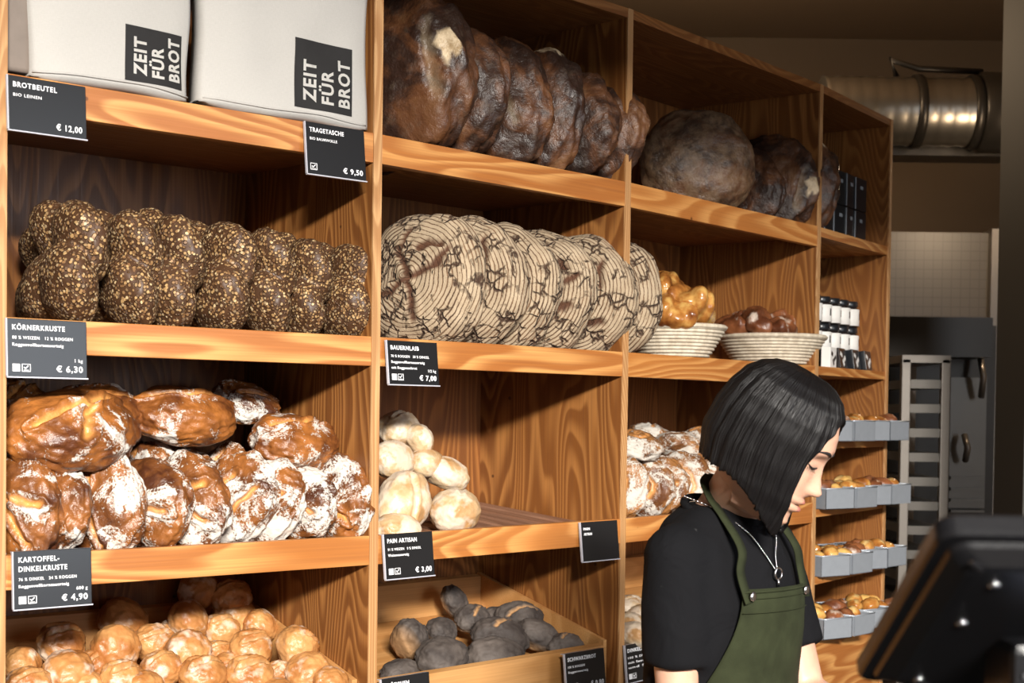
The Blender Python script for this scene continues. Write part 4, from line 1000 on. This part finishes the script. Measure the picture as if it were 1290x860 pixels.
for r_ in range(2):
    for k in range(5):
        x = j0 + .036 + (j1 - j0 - .07) * k / 4
        o = empty('glass_jar', lm(3, (x, .115, ZM + .0005 + .058 + r_ * .0835), rot(0, 0, [20, -8, 5, 0, 12][k])), label='dark jar with a white label, ' + ['lower', 'upper'][r_] + ' tier, ' + ORD[k] + ' from the upright in the end bay', cat='jar', group='jars with white labels')
        for nm, me in (('jar_body', jb), ('lid', jl), ('label', jw), ('mark', jt)):
            c = bpy.data.objects.new(nm, me); COL.objects.link(c); c.parent = o
link('jar_stand', boxm((j0 + (j1 - j0) / 2, .125, ZM + .029), (j1 - j0, .085, .0575), bev=.002), 'box_black', None).matrix_world = UM[3]
tag(bpy.data.objects['jar_stand'], 'low black riser carrying the white labelled jars in the end bay', 'stand')
for k, (px, mt, lab) in enumerate(((1050, 'jar_label', 'small white box in front of the labelled jars'), (1064, 'jar_dark', 'small dark tilted packet between the white box and the patterned packets'), (1081, 'box_black', 'black and white patterned packet in front of the jars'), (1096, 'box_black', 'last black and white packet at the right front of the jar shelf'))):
    x = loc(3, px, 455, .03).x
    o = empty('packet', lm(3, (x, .045, ZM + .0005), rot(-8 if k else 0, 0, 8)), label=lab, cat='packet', group='packets in front of the jars')
    link('carton', boxm((0, 0, .031), (.085 if k else .075, .028, .062), bev=.0015), mt, o)
    bm = bmesh.new()
    for a_, x_, z_ in ((20, -.018, .042), (-30, .018, .030), (60, .0, .018)): add_box(bm, (x_, -.0145, z_), (.020, .0008, .012), Matrix.Rotation(R(a_), 3, 'Y'))
    link('pattern', bm, 'jar_label' if k else 'jar_dark', o)
plain('tin', (.33, .36, .40), .35, .35, .08, 50, .05)
def tin_mesh(w, d, h, t=.0018):
    bm = bmesh.new()
    add_box(bm, (0, d / 2, t / 2), (w, d, t))
    for x in (-w / 2 + t / 2, w / 2 - t / 2): add_box(bm, (x, d / 2, h / 2), (t, d, h))
    for y in (t / 2, d - t / 2): add_box(bm, (0, y, h / 2), (w, t, h))
    for x in (-w / 2, w / 2): add_tube(bm, [(x, 0, h), (x, d, h)], .0022, 6)
    for y in (0, d): add_tube(bm, [(-w / 2, y, h), (w / 2, y, h)], .0022, 6)
    return bm
tinm = shared('baking_tin', tin_mesh(.118, .20, .060), 'tin')
past = [loaf('pastry', (.030, .024, .020), slashes=[[(-.6, 0), (.6, .1)]] if k else [], amp=.06, seed=120 + k, mat=['glaze_crust', 'dark_glaze', 'glaze_crust'][k], sub=3, wid=.2, deep=.1) for k in range(3)]
RN = ['top', 'second', 'third', 'lowest']
for r_, z in enumerate((1.430, 1.232, 1.035, .852)):
    for k in range(4):
        x = .085 + k * .137; wy = [-.035, -.065, -.05, -.075][k] - (.01 if r_ % 2 else 0)
        mw = lm(3, (x, wy, z + .0008), rot(0, 0, [-22, -9, -22, -9][k]))
        o = bpy.data.objects.new('baking_tin', tinm); COL.objects.link(o); o.matrix_world = mw
        tag(o, 'grey metal tin, ' + ['first', 'second', 'third', 'last'][k] + ' from the left in the ' + RN[r_] + ' tin row of the end bay', 'tin', 'metal tins of the end bay')
        for j in range(4):
            lx, ly = (-.028 + .056 * (j % 2) + random.uniform(-.006, .006)), .055 + .065 * (j // 2) + random.uniform(-.01, .01)
            c = bpy.data.objects.new('pastry', past[(j + k + r_) % 3]); COL.objects.link(c)
            c.matrix_world = mw @ Matrix.Translation((lx, ly, .045 + random.uniform(0, .018) + (.008 if r_ == 3 else 0))) @ rot(random.uniform(-20, 20), random.uniform(-20, 20), random.uniform(0, 180)) @ Matrix.Scale(random.uniform(.95, 1.2), 4)
            tag(c, 'small golden brown pastry in the ' + ['first', 'second', 'third', 'last'][k] + ' tin of the ' + RN[r_] + ' tin row', 'pastry', 'pastries in the %s tin of the %s tin row' % (['first', 'second', 'third', 'last'][k], RN[r_]))
# ------------------------------------------------------------------ counter, till screen, card terminal
plain('counter_wood', (.18, .10, .05), .4, 0, .2, 12)
plain('counter_black', (.02, .02, .02), .35, 0, .1)
plain('till_black', (.006, .006, .007), .32, 0, .06, 300, .05, spec=.3)
plain('till_grey', (.05, .05, .055), .3)
ct = empty('service_counter', Matrix.Translation((1.05, 1.15, 0)), label='dark serving counter carrying the till screen', cat='counter')
link('counter_body', boxm((0, 0, .52), (1.7, .56, 1.04), bev=.004), 'counter_wood', ct); link('worktop', boxm((0, 0, 1.055), (1.76, .62, .03), bev=.004), 'counter_black', ct)
XA, YT, YB = .2755, .952, 1.178
zt_ = at(1180, 646, YT).z; zb_ = at(1078, 836, YB).z
XA = at(1181, 650, YT).x
Xv = Vector((1, 0, 0)); Uv = Vector((0, YT - YB, zt_ - zb_)); Hh = Uv.length; Uv.normalize(); Nv = Xv.cross(Uv)      # Nv points to the back (camera side)
if Nv.y > 0: Nv = -Nv
Wd = .37
OO = Vector((XA, YB, zb_)) + Nv * .015
MM = Matrix(((Xv.x, Uv.x, Nv.x, OO.x), (Xv.y, Uv.y, Nv.y, OO.y), (Xv.z, Uv.z, Nv.z, OO.z), (0, 0, 0, 1)))
till = empty('till_screen', MM, label='black till touchscreen seen from behind, tilted on the counter', cat='till')
def rrect(w, h, r, n_=6):
    out = []
    for cx_, cy_, a0 in ((w - r, h - r, 0), (r, h - r, 90), (r, r, 180), (w - r, r, 270)):
        out += [(cx_ + r * math.cos(R(a0 + 90 * k / n_)), cy_ + r * math.sin(R(a0 + 90 * k / n_))) for k in range(n_ + 1)]
    return out
def shell(levels, name, mat, parent):
    """stack of rounded rectangles (inset, x shift, z) closed at both ends"""
    bm = bmesh.new(); rr = []
    for ins, r, z in levels:
        pts = rrect(Wd - 2 * ins, Hh - 2 * ins, r); rr.append([bm.verts.new((x + ins, y + ins, z)) for x, y in pts])
    for a, b_ in zip(rr, rr[1:]):
        for k in range(len(a)): bm.faces.new((a[k], a[(k + 1) % len(a)], b_[(k + 1) % len(a)], b_[k]))
    bm.faces.new(rr[0][::-1]); bm.faces.new(rr[-1])
    return link(name, bm, mat, parent)
shell([(.003, .012, -.016), (.0, .014, -.013), (.0, .014, -.003), (.002, .013, .0), (.010, .012, .0006)], 'screen_bezel', 'till_black', till)
shell([(.010, .012, .0004), (.012, .012, .004), (.024, .014, .012), (.030, .014, .013)], 'rear_cover', 'till_black', till)
shell([(.012, .008, -.0172), (.0125, .008, -.0162)], 'display_panel', 'till_grey', till)
link('stand_housing', boxm((Wd / 2 + .02, .085, .040), (.15, .12, .06), bev=.012), 'till_black', till)
for x_, y_ in ((.040, .040), (.043, .150), (.047, .215)):
    link('screw', lathe([(.001, 0), (.004, 0), (.0042, .0012), (.002, .002), (.001, .002)], 14, Matrix.Translation((x_, y_, .0128))), 'steel_bright', till)
bm = bmesh.new(); add_box(bm, (.030, Hh - .026, .0115), (.0035, .022, .002), Matrix.Rotation(R(40), 3, 'Z')); link('cover_notch', bm, 'steel_bright', till)
# stand under the screen
st = Vector((XA + Wd / 2 + .02, (YT + YB) / 2 - .01, 0))
bm = bmesh.new(); add_box(bm, (st.x, st.y + .01, 1.17), (.07, .05, .22), None, 0, .01); add_box(bm, (st.x, st.y, 1.083), (.26, .22, .022), None, 0, .008)
o = link('stand', bm, 'till_black'); o.parent = till; o.matrix_parent_inverse = MM.inverted()
pl0 = at(1105, 858, 1.13)
bm = bmesh.new(); add_tube(bm, spline([at(1290, 790, 1.12), at(1262, 800, 1.12), at(1235, 822, 1.12), at(1205, 838, 1.13), at(1160, 862, 1.14)]), .0035, 8)
o = link('cable', bm, 'till_black'); o.parent = till; o.matrix_parent_inverse = MM.inverted()
tp = at(1262, 838, 1.02)
tm = empty('card_terminal', Matrix.Translation((tp.x + .03, 1.06, tp.z - .03)) , label='dark card terminal with a bluish window at the lower right beside the till screen', cat='terminal')
plain('window_blue', (.06, .08, .14), .12)
link('casing', boxm((.045, 0, -.02), (.13, .07, .13), bev=.008), 'till_black', tm)
link('window', boxm((.045, -.0355, -.010), (.105, .002, .055), bev=.001), 'window_blue', tm)
link('trim', boxm((.045, -.0355, .022), (.118, .004, .003)), 'till_grey', tm)
me = text_mesh('5.00', .026, .0006); me.transform(Matrix.Translation((.004, -.0368, -.012)) @ Matrix.Rotation(math.pi / 2, 4, 'X')); link('digits', me, 'sign_white', tm)
link('foot', boxm((.045, .0, -.5 * (tp.z - .03 - 1.07) - .04), (.05, .04, (tp.z - .03 - 1.07) - .08), bev=.004), 'till_black', tm)
# ------------------------------------------------------------------ background
m, nt, b = new_mat('tiles'); n = N(nt)
v = n.coord(0); s3 = n.sep(v)
gx = n.m('FRACT', n.m('MULTIPLY', s3[0], 22)); gz = n.m('FRACT', n.m('MULTIPLY', s3[2], 22))
g = n.m('MAXIMUM', n.mr(gx, .0, .1, 1, 0), n.mr(gz, .0, .1, 1, 0))
n.put(b.inputs['Base Color'], n.mix(g, (.12, .105, .088), (.065, .054, .043))); b.inputs['Roughness'].default_value = .35; M['tiles'] = m
plain('duct_metal', (.26, .24, .21), .33, .9, .06, 20)
plain('steel_dull', (.13, .12, .108), .38, .85, .1, 8)
plain('steel_dark', (.040, .036, .032), .35, .7, .1, 8)
plain('rack_metal', (.26, .235, .21), .35, .7, .05)
YD = 6.9
dl, dr_ = at(1035, 112, YD), at(1262, 140, YD)
dz = at(1160, 141, YD).z
du = empty('air_duct', Matrix.Translation((dl.x, YD, dz)), label='round metal air duct under the ceiling behind the shelves', cat='duct')
L = dr_.x - dl.x + .5
bm = bmesh.new(); prof = []
nn_ = 60
for k in range(nn_ + 1):
    x = L * k / nn_; prof.append((.155 + (.004 if k % 3 == 0 else 0), x))
add_lathe(bm, prof, 40, Matrix.Rotation(R(90), 4, 'Y')); link('duct_pipe', bm, 'duct_metal', du)
for xx in (.44, .92): link('duct_collar', lathe([(.160, -.02), (.170, -.018), (.170, .018), (.160, .02)], 40, Matrix.Translation((xx if xx < .5 else .70, 0, 0)) @ Matrix.Rotation(R(90), 4, 'Y')), 'steel_dark', du)
link('duct_elbow', lathe([(.16, 0), (.185, .01), (.185, .22), (.15, .24)], 40, Matrix.Translation((.72, 0, 0)) @ Matrix.Rotation(R(90), 4, 'Y')), 'steel_dark', du)
link('hanger', tube([(.35, 0, .16), (.32, 0, .24), (.45, 0, .20), (.75, 0, .19)], .014), 'steel_dark', du)
def pbox(name, px0, px1, py0, py1, Y, dep, mat, z0=None):
    """upright box whose front, standing Y metres away, fills the given stretch of the view"""
    a, c = at(px0, py0, Y), at(px1, py1, Y); zb = c.z if z0 is None else z0
    return boxm(((a.x + c.x) / 2, Y + dep / 2, (a.z + zb) / 2), (c.x - a.x, dep, a.z - zb))
tag(link('ceiling_beam', pbox('b', 1040, 1275, 182, 197, 7.0, .2, 0), 'steel_dark'), 'dark beam running below the air duct', 'beam')
plain('wall_brown', (.17, .115, .07), .85, 0, .05, 6)
struct('trim_1', pbox('p', 1303, 1460, -40, 860, 4.9, .3, 0, z0=0), 'pillar_paint')
tw = empty('tiled_partition', None, label='tiled kitchen partition with a pale metal edge behind the shelves', cat='partition')
link('tiled_panel', pbox('p', 1060, 1258, 291, 800, 7.2, .10, 0, z0=0), 'tiles', tw)
link('metal_edge', pbox('p', 1250, 1262, 288, 800, 7.15, .14, 0, z0=0), 'rack_metal', tw)
ov_ = empty('baking_oven', None, label='dark steel baking oven with two handles behind the rack', cat='oven')
link('oven_body', pbox('p', 1100, 1247, 408, 800, 6.6, .5, 0, z0=0), 'steel_dark', ov_)
link('oven_hood', pbox('p', 1095, 1250, 398, 450, 6.35, .7, 0), 'steel_dark', ov_)
d_ = link('oven_door', pbox('p', 1198, 1240, 475, 640, 6.57, .03, 0), 'steel_dull', ov_)
for x_, y0_, y1_ in ((1216, 548, 580), (1236, 450, 500)):
    link('handle', tube([at(x_, y1_, 6.5), at(x_ + 3, (y0_ + y1_) / 2, 6.45), at(x_ - 1, y0_, 6.5)], .014), 'rack_metal', d_)
for y_ in range(600, 760, 14): link('vent_slat', pbox('p', 1198, 1240, y_, y_ + 4, 6.55, .02, 0), 'steel_dull', ov_)
rk = empty('rack_trolley', None, label='tall steel rack trolley filled with trays behind the end bay', cat='trolley', group=None)
YR = 5.9
xs_ = [at(1104, 500, YR).x, at(1140, 500, YR).x, at(1190, 500, YR).x]; zr = at(1150, 452, YR).z
for j, x_ in enumerate((xs_[1], xs_[2])):
    for y_ in (YR, YR + .5): link('post', boxm((x_, y_, zr / 2 + .04), (.035, .035, zr - .08), bev=.003), 'rack_metal', rk)
link('top_frame', boxm(((xs_[1] + xs_[2]) / 2, YR + .25, zr), (xs_[2] - xs_[1] + .035, .535, .03)), 'rack_metal', rk)
link('bottom_frame', boxm(((xs_[1] + xs_[2]) / 2, YR + .25, .12), (xs_[2] - xs_[1] + .035, .535, .04)), 'rack_metal', rk)
for x_ in (xs_[1], xs_[2]):
    for y_ in (YR, YR + .5): link('wheel', lathe([(.01, -.012), (.048, -.012), (.05, 0), (.048, .012), (.01, .012)], 20, Matrix.Translation((x_, y_, .05)) @ Matrix.Rotation(R(90), 4, 'Y')), 'steel_dark', rk)
k = 0; z = zr - .10
while z > .2:
    bm = boxm(((xs_[1] + xs_[2]) / 2, YR + .25, z), (xs_[2] - xs_[1] - .02, .5, .035)); o = link('sheet_pan', bm, 'steel_dull')
    tag(o, 'steel sheet pan in the rack trolley, ' + (ORD[k] + ' from the top' if k < 12 else 'low in the rack number %d from the top' % (k + 1)), 'tray', 'sheet pans in the rack trolley'); k += 1; z -= .098
# ------------------------------------------------------------------ room
plain('wall_paint', (.17, .12, .075), .85, 0, .05, 6)
plain('ceiling_paint', (.24, .165, .10), .9, 0, .04, 5)
plain('pillar_paint', (.11, .105, .095), .7, 0, .08, 3)
plain('floor_stone', (.09, .075, .06), .5, 0, .2, 9)
XL, XR, Y0, Y1, ZC = -4.6, 3.6, -3.2, 8.6, 3.7
struct('floor', boxm(((XL + XR) / 2, (Y0 + Y1) / 2, -.05), (XR - XL + .4, Y1 - Y0 + .4, .1)), 'floor_stone')
struct('ceiling', boxm(((XL + XR) / 2, (Y0 + Y1) / 2, ZC + .05), (XR - XL + .4, Y1 - Y0 + .4, .1)), 'ceiling_paint')
struct('wall_back', boxm(((XL + XR) / 2, Y1 + .1, ZC / 2), (XR - XL + .4, .2, ZC)), 'wall_paint')
struct('wall_left', boxm((XL - .1, (Y0 + Y1) / 2, ZC / 2), (.2, Y1 - Y0, ZC)), 'wall_paint')
SY0, SY1, SZ0, SZ1 = -.9, 1.1, 1.1, 3.3
bm = bmesh.new()
add_box(bm, (XR + .1, (Y0 + SY0) / 2, ZC / 2), (.2, SY0 - Y0, ZC)); add_box(bm, (XR + .1, (Y1 + SY1) / 2, ZC / 2), (.2, Y1 - SY1, ZC))
add_box(bm, (XR + .1, (SY0 + SY1) / 2, SZ0 / 2), (.2, SY1 - SY0, SZ0)); add_box(bm, (XR + .1, (SY0 + SY1) / 2, (SZ1 + ZC) / 2), (.2, SY1 - SY0, ZC - SZ1))
struct('wall_right', bm, 'wall_paint')
# front wall with the shop window behind the photographer
WX0, WX1, WZ0, WZ1 = -1.2, 3.0, .5, 3.62
bm = bmesh.new()
add_box(bm, ((XL + WX0) / 2, Y0 - .1, ZC / 2), (WX0 - XL, .2, ZC))
add_box(bm, ((XR + WX1) / 2, Y0 - .1, ZC / 2), (XR - WX1, .2, ZC))
add_box(bm, ((WX0 + WX1) / 2, Y0 - .1, WZ0 / 2), (WX1 - WX0, .2, WZ0))
add_box(bm, ((WX0 + WX1) / 2, Y0 - .1, (ZC + WZ1) / 2), (WX1 - WX0, .2, ZC - WZ1))
struct('wall_front', bm, 'wall_paint')
plain('window_paint', (.2, .2, .2), .5)
bm = bmesh.new()
for x in (WX0 + .03, (WX0 + WX1) / 2, WX1 - .03): add_box(bm, (x, Y0 - .1, (WZ0 + WZ1) / 2), (.05, .06, WZ1 - WZ0))
for z in (WZ0 + .03, WZ1 - .03): add_box(bm, ((WX0 + WX1) / 2, Y0 - .1, z), (WX1 - WX0, .06, .05))
struct('window_1', bm, 'window_paint')
bm = bmesh.new()
for y in (SY0 + .03, SY1 - .03): add_box(bm, (XR + .1, y, (SZ0 + SZ1) / 2), (.06, .05, SZ1 - SZ0))
for z in (SZ0 + .03, SZ1 - .03, 2.45): add_box(bm, (XR + .1, (SY0 + SY1) / 2, z), (.06, SY1 - SY0, .05))
struct('window_2', bm, 'window_paint')
# ------------------------------------------------------------------ light
def area(name, loc, look, sx, sy, power, col, spread=180):
    l = bpy.data.lights.new(name, 'AREA'); l.shape = 'RECTANGLE'; l.size = sx; l.size_y = sy; l.energy = power; l.color = col
    l.spread = R(spread)
    o = bpy.data.objects.new(name, l); COL.objects.link(o); o.location = loc
    d = Vector(look) - Vector(loc); o.rotation_euler = d.to_track_quat('-Z', 'Y').to_euler(); return o
struct('trim_light_blocker', boxm((-.5, -.5, (3.01 + ZC) / 2), (8.1, .25, ZC - 3.01)), 'ceiling_paint')  # unseen dropped beam, added to keep the daylight off the upper shelves
area('window_daylight', (1.4, -5.0, 3.925), (.2, 3.4, 1.4), 1.9, .38, 2050, (1.0, .95, .88), 180)
wd = bpy.data.worlds.new('world'); scene.world = wd; wd.use_nodes = True
bg = wd.node_tree.nodes['Background']; bg.inputs[0].default_value = (.75, .85, 1, 1); bg.inputs[1].default_value = .25
def point(name, loc, power, col, r=.1):
    l = bpy.data.lights.new(name, 'POINT'); l.energy = power; l.color = col; l.shadow_soft_size = r
    o = bpy.data.objects.new(name, l); COL.objects.link(o); o.location = loc; return o
area('side_daylight', (XR + .35, .1, 2.2), (0, 2.4, 1.5), 1.9, 2.1, 85, (.82, .9, 1.0))
point('background_fill', (2.3, 6.2, 2.55), 20, (1.0, .74, .48), .12)  # added fill lamp, lifts the duct and the kitchen partition
point('background_fill', (.9, 6.3, 3.1), 40, (1.0, .74, .48), .12)  # second added fill, brightens wall and ceiling behind the bays
scene.view_settings.view_transform = 'Standard'; scene.view_settings.look = 'None'
scene.view_settings.exposure = 0.0; scene.view_settings.gamma = 1.0; scene.view_settings.use_curve_mapping = False
